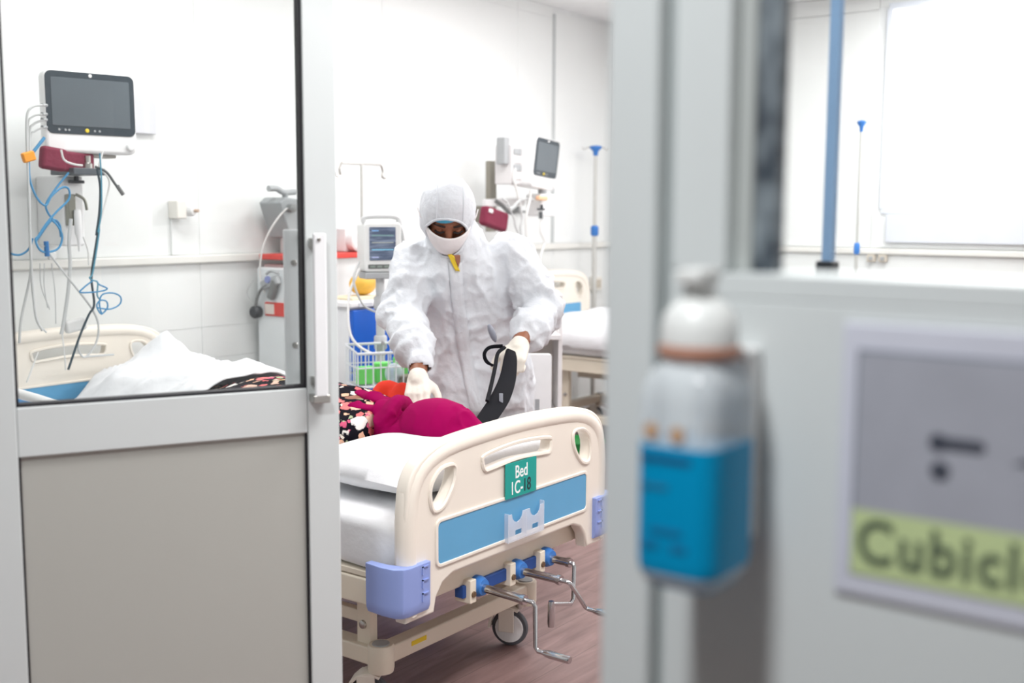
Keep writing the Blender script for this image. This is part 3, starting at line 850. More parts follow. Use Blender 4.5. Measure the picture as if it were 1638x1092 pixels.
def patient_monitor(root, c, ax, up, out, W, H, D):
    """c = centre of front face; ax to the right, up, out towards the viewer"""
    ax = Vector(ax).normalized(); out = Vector(out).normalized(); up = out.cross(ax).normalized() if up is None else Vector(up).normalized()
    c = Vector(c)

    def fn(x, y, z):
        return c + ax * x + up * y + out * z

    def plate(name, loops, half, bev, m, zoff, parent):
        return put(name, map_mesh(plate_mesh(name, loops, half, bev), lambda x, y, z: fn(x, y, z + zoff)), m, parent)
    case = plate('casing', [rounded(-W / 2, -H / 2, W / 2, H / 2, 0.03, 6)], D / 2, 0.012, M_WHITE, -D / 2, root)
    bz0 = -H / 2 + 0.07
    plate('bezel', [rounded(-W / 2 + 0.006, bz0, W / 2 - 0.006, H / 2 - 0.006, 0.024, 6)], 0.002, 0.0008, mat('slate_bezel', (52, 62, 70), 0.3), 0.001, case)
    scr = plate('screen', [rounded(-W / 2 + 0.026, bz0 + 0.03, W / 2 - 0.026, H / 2 - 0.03, 0.004, 3)], 0.001, 0.0003, mat('switched_off_screen', (98, 106, 112), 0.14, var=0.04, scale=4), 0.0032, case)
    MB().lathe([(0.007, 0), (0.006, 0.002), (0, 0.0025)], fn(0.0, H / 2 - 0.017, 0.003), out, 14).build('alarm_light', M_WHITE, case)
    MB().lathe([(0.008, 0), (0.007, 0.003), (0, 0.004)], fn(-0.02, bz0 + 0.015, 0.003), out, 14).build('alarm_button', mat('yellow_button', (236, 208, 60), 0.4), case)
    for dx in (-0.135, -0.11, -0.095, 0.01, 0.03):
        MB().lathe([(0.0045, 0), (0.004, 0.0015)], fn(dx * W / 0.38, bz0 + 0.015, 0.003), out, 10).build('key', M_GREY, case)
    MB().lathe([(0.017, 0), (0.016, 0.012), (0.012, 0.016), (0, 0.017)], fn(W / 2 - 0.03, -H / 2 + 0.03, 0.0), out, 20).build('control_knob', M_WHITE, case)
    return fn, case


mon = thing('patient_monitor', 'wall monitor with dark screen and hanging leads seen through the door glass', 'monitor', (2.5, 3.9, 1.55), 'wall monitors')
ang = math.radians(-13)
fn1, case1 = patient_monitor(mon, (2.506, 3.86, 1.728), (math.cos(ang), math.sin(ang), 0), None, (math.sin(ang), -math.cos(ang), 0.02), 0.348, 0.308, 0.06)
MB().obox(fn1(-0.02, -0.16, -0.05), (1, 0, 0), (0, 1, 0), (0, 0, 1), 0.24, 0.07, 0.012).build('base_plate', mat('warm_grey', (176, 174, 168), 0.5), mon, bevel=0.002)
for i, (cn, r, pts) in enumerate(MONITOR_CABLES):
    MB().tube(pts, r, 7, smooth=6).build('lead', CABLE_MATS[cn], mon)
for k, dz in enumerate((0.168, 0.182, 0.191, 0.203)):
    p = Vector(MONITOR_CABLES[k][2][0])
    MB().tube([p + V(-0.012, 0, 0), p + V(0.012, 0.01, 0)], 0.006, 8).build('plug', M_GREY, mon)
MB().obox(MONITOR_CABLES[5][2][0], (1, 0, 0.3), (0, 1, 0), (-0.3, 0, 1), 0.048, 0.02, 0.036).build('orange_clip', mat('orange_clip', (244, 156, 40), 0.5), mon, bevel=0.006)
p = Vector(MONITOR_CABLES[18][2][-1])
MB().tube([p + V(-0.012, 0, 0.016), p + V(0.012, 0, -0.016)], 0.0085, 8).build('plug', mat('plug_grey', (120, 122, 122), 0.5), mon)
MB().tube([(2.262, 3.80, 1.245), (2.264, 3.80, 1.19)], 0.009, 8).build('connector', mat('deep_blue_connector', (40, 110, 170), 0.45), mon)
# white cable block resting over the headboard
MB().obox((2.39, 3.84, 0.925), (1, 0, 0.15), (0, 1, 0), (-0.15, 0, 1), 0.09, 0.03, 0.05).build('lead_block', CABLE_MATS['white'], mon, bevel=0.012)
MB().obox((2.30, 3.83, 1.19), (1, 0, 0), (0, 1, 0), (0, 0, 1), 0.03, 0.02, 0.03).build('lead_block', CABLE_MATS['white'], mon, bevel=0.006)

cf = MB()
cf.obox((2.345, 3.87, 1.548), (1, 0, -0.12), (0, 1, 0), (0.12, 0, 1), 0.10, 0.04, 0.085)
cuff = tag(cf.build('pressure_cuff', M_MAROON, None, bevel=0.014, seg=3), 'maroon blood pressure cuff folded under the monitor behind the door glass', 'cuff', 'blood pressure cuffs')
MB().obox((2.44, 3.885, 1.54), (1, 0, -0.03), (0, 1, 0), (0.03, 0, 1), 0.16, 0.03, 0.075).build('cuff_flap', M_MAROON, cuff, bevel=0.01, seg=3)

arm = thing('monitor_bracket', 'white wall bracket with black knob below the near monitor', 'bracket', (2.49, 4.1, 1.2))
MB().box(2.435, 3.96, 1.22, 2.525, 4.15, 1.49).build('bracket_body', M_WHITE, arm, bevel=0.01)
MB().box(2.41, 3.84, 1.492, 2.545, 4.0, 1.518).build('clamp', mat('slate_clamp', (88, 94, 100), 0.4), arm, bevel=0.004)
MB().lathe([(0.018, 0), (0.018, 0.03), (0.012, 0.035), (0.012, 0.06)], (2.488, 3.87, 1.505), (0, 0, 1), 16).build('swivel_post', M_STEEL, arm)
MB().box(2.455, 3.935, 1.462, 2.515, 3.955, 1.474).box(2.479, 3.935, 1.472, 2.491, 3.955, 1.49).build('lever', M_DARK, arm, bevel=0.003)
MB().box(2.44, 3.93, 1.30, 2.47, 3.958, 1.42).build('steel_hook', mat('dull_steel', (150, 150, 140), 0.35, metal=0.8), arm, bevel=0.004)
MB().lathe([(0.012, 0), (0.014, 0.02), (0.014, 0.09), (0.008, 0.11), (0.004, 0.16)], (2.468, 3.92, 1.36), (0.02, 0, -1), 14).build('probe', M_WHITE, arm)
MB().tube([(2.47, 3.93, 1.42), (2.5, 3.92, 1.4), (2.51, 3.92, 1.36)], 0.006, 8, smooth=4).build('hook_arm', mat('dull_steel', (150, 150, 140)), arm)
tag(MB().box(2.87, 4.125, 1.685, 2.99, 4.15, 1.845).build('wall_box', mat('wall_box_grey', (216, 217, 222), 0.5), None, bevel=0.004), 'flat white wall box to the right of the near monitor', 'wall box')

ou = thing('gas_outlet', 'white gas outlet on the wall with a conduit below', 'outlet', (3.1, 4.13, 1.2))
MB().box(3.052, 4.085, 1.325, 3.105, 4.15, 1.405).build('outlet_box', mat('cream_outlet', (236, 233, 226), 0.4), ou, bevel=0.006)
MB().lathe([(0.03, 0), (0.03, 0.02), (0.024, 0.034), (0.012, 0.036)], (3.128, 4.11, 1.365), (0.3, -1, 0), 18).build('outlet_valve', M_WHITE, ou)
MB().lathe([(0.008, 0), (0.007, 0.02)], (3.138, 4.075, 1.36), (0.3, -1, 0), 12).build('outlet_port', mat('tan_port', (196, 170, 150), 0.5), ou)
MB().box(3.06, 4.138, 1.165, 3.1, 4.15, 1.325).build('conduit', M_WALL, ou, bevel=0.003)

# second monitor on the back wall, right of the clinician
m2 = thing('patient_monitor', 'tilted grey-screen monitor on a wall arm right of the hooded clinician', 'monitor', (5.3, 3.75, 1.5), 'wall monitors')
a2 = math.radians(8)
fn2, case2 = patient_monitor(m2, (5.31, 3.70, 1.64), (math.cos(a2), math.sin(a2), -0.06), None, (math.sin(a2) - 0.1, -math.cos(a2), -0.08), 0.30, 0.29, 0.16)
MB().box(5.02, 3.78, 1.63, 5.07, 3.84, 1.78).build('battery_pack', M_GREY, m2, bevel=0.006)
MB().box(5.06, 3.76, 1.52, 5.16, 3.88, 1.74).build('module_rack', mat('pale_rack', (224, 222, 222), 0.4), m2, bevel=0.006)
for k in range(4):
    MB().box(5.075, 3.752, 1.55 + k * 0.045, 5.145, 3.765, 1.585 + k * 0.045).build('module', M_GREY if k % 2 else M_WHITE, m2, bevel=0.003)
for cn, r, pts in SECOND_CABLES:
    MB().tube(pts, r, 7, smooth=6).build('lead', CABLE_MATS[cn], m2)
ar = thing('wall_mount', 'steel column and white swing arm holding the tilted monitor', 'arm', (5.1, 4.0, 1.2))
MB().box(5.165, 3.99, 1.25, 5.225, 4.03, 1.66).box(5.175, 4.03, 1.3, 5.215, 4.15, 1.4).build('steel_column', mat('column_steel', (150, 146, 136), 0.35, metal=0.75), ar, bevel=0.006)
MB().obox((5.2, 3.92, 1.42), (1, -0.5, 0.05), (0.5, 1, 0), (0, 0, 1), 0.26, 0.05, 0.045).build('swing_arm', M_WHITE, ar, bevel=0.01)
MB().box(5.30, 3.72, 1.34, 5.46, 3.84, 1.47).build('arm_head', M_WHITE, ar, bevel=0.015)
MB().box(5.245, 3.705, 1.375, 5.315, 3.715, 1.388).box(5.275, 3.7, 1.385, 5.287, 3.715, 1.408).build('lever', M_DARK, ar, bevel=0.002)
MB().lathe([(0.025, 0), (0.025, 0.03), (0.018, 0.04)], (5.36, 3.76, 1.468), (0, 0, 1), 16).build('swivel_post', M_GREY, ar)
MB().obox((5.3, 3.72, 1.445), (1, 0, 0), (0, 1, 0), (0, 0, 1), 0.09, 0.03, 0.025).build('orange_band', mat('peach_band', (240, 190, 150), 0.5), ar, bevel=0.006)
MB().tube([(5.13, 3.93, 1.43), (5.16, 3.9, 1.40), (5.2, 3.87, 1.36), (5.24, 3.84, 1.39)], 0.012, 8, smooth=4).build('coiled_lead', mat('plug_grey', (120, 122, 122)), ar)
c2 = MB()
c2.obox((4.95, 3.80, 1.325), (1, 0, -0.22), (0, 1, 0), (0.22, 0, 1), 0.21, 0.06, 0.11)
co = tag(c2.build('pressure_cuff', M_MAROON, None, bevel=0.02, seg=3), 'maroon blood pressure cuff hanging behind the clinician\'s shoulder', 'cuff', 'blood pressure cuffs')
MB().obox((4.88, 3.767, 1.37), (1, 0, -0.22), (0, 1, 0), (0.22, 0, 1), 0.03, 0.006, 0.02).build('cuff_tag', M_WHITE, co)
tag(MB().box(5.58, 4.12, 1.36, 5.70, 4.15, 1.375).build('wall_hook', mat('plug_grey', (120, 122, 122)), None, bevel=0.002), 'small dark hook on the wall right of the tilted monitor', 'hook')
for i, (xa, xb, za, zb, lb) in enumerate(((6.05, 6.34, 0.845, 0.925, 'wide cream socket strip low on the wall above the far headboard'), (6.49, 6.60, 0.83, 0.925, 'square cream socket near the room corner beside the drip pole'))):
    t = thing('wall_socket', lb, 'socket', ((xa + xb) / 2, YB, za), 'wall sockets')
    MB().box(xa, 4.11, za, xb, 4.15, zb).build('socket_plate', mat('cream_outlet', (236, 233, 226)), t, bevel=0.006)
    for k in range(2 if i == 0 else 1):
        xc = xa + (xb - xa) * ((k + 0.5) / (2 if i == 0 else 1))
        MB().box(xc - 0.03, 4.104, za + 0.02, xc + 0.03, 4.112, zb - 0.02).build('socket_face', mat('beige_face', (205, 196, 182), 0.5), t, bevel=0.003)
for i, (ya, lb) in enumerate(((2.285, 'left grey socket on the rail under the window'), (2.215, 'right grey socket on the rail under the window'))):
    t = thing('wall_socket', lb, 'socket', (XR, ya, 1.1), 'wall sockets')
    MB().box(XR - 0.03, ya - 0.025, 1.075, XR, ya + 0.025, 1.118).build('socket_plate', mat('beige_face', (205, 196, 182)), t, bevel=0.004)
    MB().box(XR - 0.034, ya - 0.012, 1.085, XR - 0.028, ya + 0.012, 1.108).build('socket_face', M_GREY, t, bevel=0.002)


# ------------------------------------------------------------------ drip stands
def drip_stand(label, x, y, top, joint, blue, hooks=True, rod=0.009):
    t = thing('drip_stand', label, 'drip stand', (x, y, 0), 'drip stands around the ward')
    pm = mat('pale_rod', (206, 206, 202), 0.3, metal=0.4)
    MB().tube([(x, y, 0.05), (x, y, joint)], rod * 1.35, 10).build('lower_pole', pm, t)
    MB().tube([(x, y, joint), (x, y, top)], rod, 10).build('upper_pole', pm, t)
    for k in range(5):
        a = 2 * math.pi * k / 5
        MB().tube([(x, y, 0.07), (x + 0.08 * math.cos(a), y + 0.08 * math.sin(a), 0.045), (x + 0.12 * math.cos(a), y + 0.12 * math.sin(a), 0.03)], 0.011, 8).build('foot', M_WHITE, t)
    if blue:
        MB().lathe([(rod * 1.6, -0.03), (rod * 2.2, -0.02), (rod * 2.2, 0.03), (rod * 1.4, 0.04)], (x, y, joint), (0, 0, 1), 14).build('clamp', M_BLUECLAMP, t)
        MB().lathe([(rod * 1.2, -0.05), (rod * 1.6, -0.02), (rod * 3.4, 0.0), (rod * 3.4, 0.012), (rod * 1.2, 0.018)], (x, y, top), (0, 0, 1), 14).build('hook_hub', M_BLUECLAMP, t)
        for k in range(2):
            d = (1 if k else -1)
            MB().tube([(x, y, top + 0.005), (x + d * 0.05, y - d * 0.03, top + 0.003), (x + d * 0.075, y - d * 0.045, top - 0.012), (x + d * 0.085, y - d * 0.05, top + 0.005)], 0.003, 6, smooth=4).build('hook', M_STEEL, t)
    elif hooks:
        MB().tube([(x - 0.14, y, top), (x + 0.14, y, top)], 0.007, 8).build('cross_bar', M_STEEL, t)
        for d in (-1, 1):
            MB().tube([(x + d * 0.14, y, top), (x + d * 0.155, y, top - 0.03), (x + d * 0.15, y, top - 0.06), (x + d * 0.175, y, top - 0.065), (x + d * 0.19, y, top - 0.05)], 0.006, 8, smooth=4).build('hook', M_STEEL, t)
    return t


drip_stand('thin steel drip stand with two hooks left of the hood', 4.11, 4.0, 1.60, 1.1, False)
drip_stand('blue topped drip pole behind the far bed', 6.33, 4.01, 1.79, 1.24, True, rod=0.012)
drip_stand('blue topped drip pole in front of the bright window wall', 6.5, 2.29, 1.888, 1.155, True, rod=0.008)

# slim blue post seen through the right glazing
bp = thing('blue_post', 'slim blue upright post standing behind the right-hand glazing', 'post', (1.585, 0.6, 0))
MB().box(1.576, 0.592, 0.02, 1.594, 0.608, 2.3).build('post_bar', mat('blue_post_paint', (150, 186, 226), 0.4), bp, bevel=0.003)
MB().box(1.57, 0.588, 1.25, 1.60, 0.614, 1.285).build('post_collar', M_DARK, bp, bevel=0.003)
MB().box(1.5, 0.52, 0.0, 1.67, 0.68, 0.02).build('post_foot', M_GREY, bp, bevel=0.004)

# ------------------------------------------------------------------ white and red trolley with a tilted grey unit
tr = thing('equipment_trolley', 'white equipment trolley with red bands behind the door handle', 'trolley', (3.45, 3.8, 0))
MB().box(3.17, 3.66, 0.1, 3.50, 3.86, 1.10).build('cabinet', mat('cool_white_cabinet', (228, 233, 235), 0.4), tr, bevel=0.012)
MB().box(3.162, 3.645, 0.872, 3.51, 3.80, 0.938).build('red_band', M_RED, tr, bevel=0.006)
MB().box(3.157, 3.73, 0.882, 3.163, 3.79, 0.93).build('label_patch', mat('pale_patch', (226, 214, 206), 0.5), tr, bevel=0.002)
MB().box(3.35, 3.639, 0.886, 3.42, 3.646, 0.926).build('label_patch', mat('pink_patch', (236, 150, 140), 0.5), tr, bevel=0.002)
MB().box(3.17, 3.64, 1.135, 3.72, 3.84, 1.162).build('red_shelf', M_RED, tr, bevel=0.006)
MB().box(3.20, 3.65, 1.098, 3.49, 3.84, 1.112).build('drawer_lip', mat('pinkish_lip', (220, 190, 190), 0.5), tr, bevel=0.004)
MB().box(3.30, 3.74, 1.16, 3.55, 3.84, 1.24).build('device_base', M_WHITE, tr, bevel=0.01)
# tilted unit: leaning backwards
unit = MB()
unit.prism([(0.0, 1.235), (0.26, 1.235), (0.30, 1.40), (0.02, 1.425), (-0.02, 1.40)], lambda a, b, t: V(3.245 + a - (b - 1.235) * 0.25, t, b), 3.70, 3.85)
u = unit.build('tilted_unit', mat('unit_grey', (150, 154, 156), 0.45), tr, bevel=0.008)
MB().tube([(3.15, 3.74, 1.464), (3.20, 3.74, 1.464), (3.24, 3.74, 1.448), (3.33, 3.76, 1.452)], 0.014, 10, smooth=4).build('lever', M_GREY, u)
MB().tube([(3.25, 3.74, 1.448), (3.26, 3.75, 1.40)], 0.014, 10).build('lever_post', M_GREY, u)
MB().lathe([(0.02, 0), (0.02, 0.03), (0.01, 0.034)], (3.24, 3.70, 1.375), (0, -1, 0), 14).build('port', mat('plug_grey', (120, 122, 122)), u)
MB().tube([(3.25, 3.68, 1.38), (3.21, 3.70, 1.365), (3.16, 3.74, 1.28), (3.14, 3.78, 1.18), (3.14, 3.80, 1.06), (3.15, 3.78, 0.98)], 0.0045, 7, smooth=5).build('hose', CABLE_MATS['white'], tr)
MB().tube([(3.14, 3.84, 0.9), (3.14, 3.82, 0.96), (3.14, 3.79, 1.0), (3.14, 3.75, 1.02)], 0.007, 7, smooth=5).build('hose', mat('plug_grey', (120, 122, 122)), tr)
MB().tube([(3.14, 3.85, 1.04), (3.12, 3.87, 0.98), (3.14, 3.85, 0.92)], 0.003, 7, smooth=5).build('hose', CABLE_MATS['grey'], tr)
MB().lathe([(0.028, 0), (0.03, 0.01), (0.03, 0.03), (0.02, 0.04)], (3.165, 3.845, 0.888), (-1, -0.2, 0), 16).build('black_knob', M_DARK, tr)
# paddle holder cluster on the front
MB().obox((3.15, 3.74, 1.03), (0, 1, -0.3), (1, 0, 0), (0, 0.3, 1), 0.12, 0.03, 0.045).build('paddle', M_GREY, tr, bevel=0.01)
MB().obox((3.148, 3.72, 1.0), (0, -0.4, 1), (1, 0, 0), (0, 1, 0.4), 0.1, 0.028, 0.035).build('paddle', mat('plug_grey', (120, 122, 122)), tr, bevel=0.008)
MB().lathe([(0.018, 0), (0.016, 0.01)], (3.138, 3.74, 1.045), (-1, 0, 0), 12).build('lens', mat('violet_lens', (130, 140, 190), 0.3), tr)
MB().tube([(3.145, 3.76, 1.07), (3.14, 3.72, 1.085), (3.15, 3.68, 1.075)], 0.006, 7, smooth=4).build('hook', M_GREY, tr)
MB().lathe([(0.045, 0), (0.05, 0.01), (0.05, 0.05), (0.04, 0.06)], (3.645, 3.70, 1.215), (0, -1, 0), 20).build('white_dial', M_WHITE, tr)
MB().box(3.60, 3.7, 1.162, 3.70, 3.82, 1.28).build('suction_box', M_WHITE, tr, bevel=0.008)
MB().lathe([(0.010, 0), (0.010, 0.004)], (3.655, 3.638, 1.205), (0, -1, 0), 12).build('dial_hub', mat('green_hub', (120, 170, 150), 0.5), tr)
MB().lathe([(0.028, 0), (0.03, 0.01), (0.03, 0.025), (0.02, 0.03)], (3.73, 3.63, 1.14), (0.2, -1, 0), 16).build('handle_knob', M_DARK, tr)
for sx in (3.22, 3.45):
    for sy in (3.70, 3.82):
        MB().lathe([(0.035, -0.012), (0.045, -0.008), (0.045, 0.008), (0.035, 0.012)], (sx, sy, 0.045), (1, 0, 0), 16).build('wheel', M_GREY, tr)
        MB().box(sx - 0.012, sy - 0.012, 0.05, sx + 0.012, sy + 0.012, 0.11).build('wheel_stem', M_STEEL, tr)

for ch in tr.children:
    ch.matrix_parent_inverse = Matrix.Translation((0.33, 0.24, 0.0)) @ ch.matrix_parent_inverse

# ------------------------------------------------------------------ blue drawer trolley
ct = thing('drawer_trolley', 'bright blue drawer trolley with white top behind the wire basket', 'trolley', (4.0, 3.75, 0))
MB().box(3.66, 3.56, 0.08, 4.36, 3.86, 0.935).build('body', mat('trolley_white', (236, 238, 240), 0.4), ct, bevel=0.008)
MB().box(3.645, 3.535, 0.935, 4.375, 3.88, 0.965).build('top', M_WHITE, ct, bevel=0.01)
zz = 0.12
for h in (0.2, 0.2, 0.13, 0.285):
    d = MB().box(3.665, 3.535, zz, 4.355, 3.565, zz + h - 0.008).build('drawer', mat('vivid_blue', (6, 92, 196), 0.35), ct, bevel=0.006)
    MB().box(3.85, 3.522, zz + h - 0.04, 4.17, 3.538, zz + h - 0.022).build('drawer_pull', mat('deep_blue', (10, 70, 160), 0.35), d, bevel=0.004)
    zz += h
MB().box(3.7, 3.529, 0.94, 3.78, 3.5345, 0.957).build('label', mat('pale_label', (214, 216, 222), 0.5), ct)
for sx in (3.72, 4.3):
    for sy in (3.62, 3.80):
        MB().lathe([(0.03, -0.012), (0.04, -0.008), (0.04, 0.008), (0.03, 0.012)], (sx, sy, 0.04), (1, 0, 0), 16).build('wheel', M_GREY, ct)

yb = MB()
yb.ball((3.70, 3.6, 1.030), 0.075, 0.05, 0.052, n=18, m=12)
tag(yb.build('yellow_pouch', mat('yellow_pouch', (226, 178, 70), 0.5, var=0.15, scale=18), None), 'yellow plastic pouch on top of the blue drawer trolley', 'pouch')
tag(MB().box(3.55, 3.52, 0.965, 3.76, 3.67, 0.978).build('cream_tray', mat('cream_tray', (232, 220, 190), 0.5), None, bevel=0.004), 'shallow cream tray under the yellow pouch', 'tray')

for ch in list(ct.children):
    ch.matrix_parent_inverse = Matrix.Translation((-0.155, -0.06, 0.0)) @ ch.matrix_parent_inverse

# ------------------------------------------------------------------ bedside screen on a pole with basket
st = thing('monitor_stand', 'white bedside unit with lit blue-grey screen on a pole with wire basket', 'monitor stand', (3.45, 3.25, 0))
sa = math.radians(-30)
SX = V(math.cos(sa), math.sin(sa), 0); SO = V(math.sin(sa), -math.cos(sa), 0)
SC = V(3.465, 3.25, 1.21)


def sf(x, y, z):
    return SC + SX * x + V(0, 0, 1) * y + SO * z


def splate(name, loops, half, bev, m, zoff, parent):
    return put(name, map_mesh(plate_mesh(name, loops, half, bev), lambda x, y, z: sf(x, y, z + zoff)), m, parent)


hs = splate('housing', [rounded(-0.082, -0.105, 0.082, 0.105, 0.018)], 0.06, 0.008, mat('pale_housing', (226, 228, 226), 0.4), -0.06, st)


def screen_mat():
    m = bpy.data.materials.new('lit_screen'); m.use_nodes = True
    nt = m.node_tree; b = nt.nodes['Principled BSDF']
    tc = nt.nodes.new('ShaderNodeTexCoord'); mp = nt.nodes.new('ShaderNodeMapping'); mp.inputs['Scale'].default_value = (6, 6, 60)
    nt.links.new(tc.outputs['Object'], mp.inputs['Vector'])
    nz = nt.nodes.new('ShaderNodeTexNoise'); nz.inputs['Scale'].default_value = 2.0; nz.inputs['Detail'].default_value = 3
    nt.links.new(mp.outputs[0], nz.inputs['Vector'])
    rp = nt.nodes.new('ShaderNodeValToRGB')
    rp.color_ramp.elements[0].position = 0.38; rp.color_ramp.elements[0].color = (lin(62), lin(74), lin(96), 1)
    rp.color_ramp.elements[1].position = 0.72; rp.color_ramp.elements[1].color = (lin(118), lin(130), lin(150), 1)
    nt.links.new(nz.outputs['Fac'], rp.inputs['Fac'])
    nt.links.new(rp.outputs[0], b.inputs['Base Color']); nt.links.new(rp.outputs[0], b.inputs['Emission Color'])
    b.inputs['Emission Strength'].default_value = 0.35; b.inputs['Roughness'].default_value = 0.2
    return m


splate('screen', [rounded(-0.06, -0.055, 0.055, 0.085, 0.003, 2)], 0.0015, 0.0003, screen_mat(), 0.001, hs)
for zq, xa, xb, cm in ((0.07, -0.05, -0.02, (120, 170, 220)), (0.05, -0.05, 0.045, (112, 150, 146)), (0.02, -0.05, 0.045, (150, 156, 150)), (-0.01, -0.05, 0.045, (120, 190, 220)), (-0.042, -0.05, -0.02, (170, 180, 220))):
    splate('trace', [[(xa, zq - 0.002), (xb, zq - 0.002), (xb, zq + 0.002), (xa, zq + 0.002)]], 0.0002, 0.0, mat('trace_%d' % cm[0] + '_%d' % cm[1], cm, 0.5, emit=0.3), 0.0032, hs)
splate('key_strip', [rounded(-0.066, -0.09, 0.066, -0.072, 0.003, 2)], 0.002, 0.0005, mat('key_strip_grey', (96, 100, 98), 0.5), 0.001, hs)
for k in range(4):
    splate('key', [rounded(-0.058 + k * 0.031, -0.086, -0.037 + k * 0.031, -0.077, 0.002, 2)], 0.001, 0.0003, mat('key_green_grey', (130, 142, 134), 0.5), 0.0036, hs)
MB().tube([sf(-0.075, 0.10, -0.03), sf(-0.07, 0.125, -0.03), sf(0, 0.13, -0.03), sf(0.07, 0.125, -0.03), sf(0.085, 0.09, -0.03)], 0.011, 10, smooth=4).build('carry_handle', mat('handle_grey', (200, 202, 202), 0.4), st)
MB().tube([sf(0.075, 0.11, -0.05), sf(0.1, 0.07, -0.06), sf(0.11, 0.0, -0.06), sf(0.095, -0.05, -0.05)], 0.008, 8, smooth=4).build('side_grip', mat('handle_grey', (200, 202, 202)), st)
MB().obox(sf(0.088, -0.03, -0.05), SX, SO, (0, 0, 1), 0.014, 0.06, 0.1).build('side_module', M_DARK, st, bevel=0.004)
MB().lathe([(0.012, 0), (0.012, 0.02)], sf(0.094, -0.035, -0.04), SX, 12).build('side_knob', M_GREY, st)
MB().obox(sf(0.0, -0.12, -0.05), SX, SO, (0, 0, 1), 0.16, 0.11, 0.028).build('mount_plate', M_GREY, st, bevel=0.005)
POLE = sf(0.0, 0, -0.05)
MB().tube([(POLE.x, POLE.y, 0.06), (POLE.x, POLE.y, 1.1)], 0.019, 14).build('pole', mat('pole_grey', (206, 208, 208), 0.35), st)
for zq in (0.97, 0.8):
    MB().lathe([(0.024, -0.03), (0.028, -0.024), (0.028, 0.024), (0.024, 0.03)], (POLE.x, POLE.y, zq), (0, 0, 1), 16).build('pole_clamp', mat('clamp_pale', (196, 198, 200), 0.4), st)
    MB().lathe([(0.009, 0), (0.008, 0.012)], (POLE.x + SO.x * 0.026, POLE.y + SO.y * 0.026, zq), SO, 12).build('clamp_screw', M_STEEL, st)
for k in range(5):
    a = 2 * math.pi * k / 5 + 0.3
    MB().tube([(POLE.x, POLE.y, 0.09), (POLE.x + 0.24 * math.cos(a), POLE.y + 0.24 * math.sin(a), 0.06)], [0.02, 0.014], 8).build('foot', M_GREY, st)
    MB().lathe([(0.02, -0.01), (0.028, -0.006), (0.028, 0.006), (0.02, 0.01)], (POLE.x + 0.25 * math.cos(a), POLE.y + 0.25 * math.sin(a), 0.028), (math.sin(a), -math.cos(a), 0), 12).build('wheel', M_DARK, st)
# wire basket (front of the pole)
bc = V(POLE.x, POLE.y, 0) + SO * 0.12 - SX * 0.03
bw, bd2, z0b, z1b = 0.13, 0.09, 0.64, 0.80


def bpnt(x, y, z):
    return bc + SX * x + SO * y + V(0, 0, z)


wire = mat('white_wire', (226, 230, 234), 0.3)
bk = MB().tube([bpnt(-bw, -bd2, z1b), bpnt(bw, -bd2, z1b), bpnt(bw, bd2, z1b - 0.02), bpnt(-bw, bd2, z1b - 0.02)], 0.006, 8, closed=True).build('basket_rim', wire, st)
MB().tube([bpnt(-bw, -bd2, z0b), bpnt(bw, -bd2, z0b), bpnt(bw, bd2, z0b), bpnt(-bw, bd2, z0b)], 0.004, 6, closed=True).build('basket_wire', wire, bk)
MB().tube([bpnt(-bw, -bd2, 0.72), bpnt(bw, -bd2, 0.72), bpnt(bw, bd2, 0.72), bpnt(-bw, bd2, 0.72)], 0.003, 6, closed=True).build('basket_wire', wire, bk)
for k in range(9):
    x = -bw + 2 * bw * k / 8
    MB().tube([bpnt(x, -bd2, z1b), bpnt(x, -bd2, z0b), bpnt(x, bd2, z0b), bpnt(x, bd2, z1b - 0.02)], 0.003, 6).build('basket_wire', wire, bk)
for k in range(1, 5):
    y = -bd2 + 2 * bd2 * k / 5
    MB().tube([bpnt(-bw, y, z1b - 0.01), bpnt(-bw, y, z0b), bpnt(bw, y, z0b), bpnt(bw, y, z1b - 0.01)], 0.003, 6).build('basket_wire', wire, bk)
MB().tube([sf(-0.09, -0.09, -0.04), sf(-0.15, -0.2, 0.0), sf(-0.16, -0.36, 0.05), sf(-0.1, -0.43, 0.1), sf(-0.03, -0.44, 0.12)], 0.006, 8, smooth=5).build('hose', CABLE_MATS['white'], st)
MB().tube([sf(-0.10, -0.06, -0.02), sf(-0.13, -0.14, 0), sf(-0.09, -0.24, 0), sf(-0.02, -0.28, -0.02)], 0.005, 8, smooth=5).build('hose', CABLE_MATS['grey'], st)
# contents of the basket
gm = mat('bright_green_pack', (118, 222, 110), 0.5, var=0.08)
for i, (x, y, sx, sz, lb) in enumerate(((-0.085, 0.03, 0.075, 0.075, 'left bright green packet in the wire basket'), (0.0, 0.0, 0.07, 0.085, 'middle bright green packet in the wire basket'), (0.09, -0.03, 0.06, 0.10, 'right bright green packet beside the basket pole'))):
    tag(MB().obox(bpnt(x, y, z0b + 0.006 + sz / 2), SX, SO, (0, 0, 1), sx, 0.035, sz).build('green_packet', gm, None, bevel=0.006), lb, 'packet', 'green packets in the basket')
bag = MB(); bag.ball(bpnt(0.035, 0.05, 0.69), 0.04, 0.02, 0.042, (SX, SO, V(0, 0, 1)), 14, 10)
tag(bag.build('clear_bag', glass_mat('clear_bag', (0.9, 0.93, 0.97), 0.12, 0.15, 0.4, (0.8, 0.86, 0.94)), None), 'crumpled clear plastic bag in the wire basket', 'bag')
tag(MB().obox(bpnt(0.09, 0.045, 0.663), SX, SO, (0, 0, 1), 0.07, 0.07, 0.03).build('dark_pack', mat('khaki_pack', (126, 122, 108), 0.6, var=0.3, scale=60), None, bevel=0.006), 'dark patterned pack at the right of the basket', 'pack')

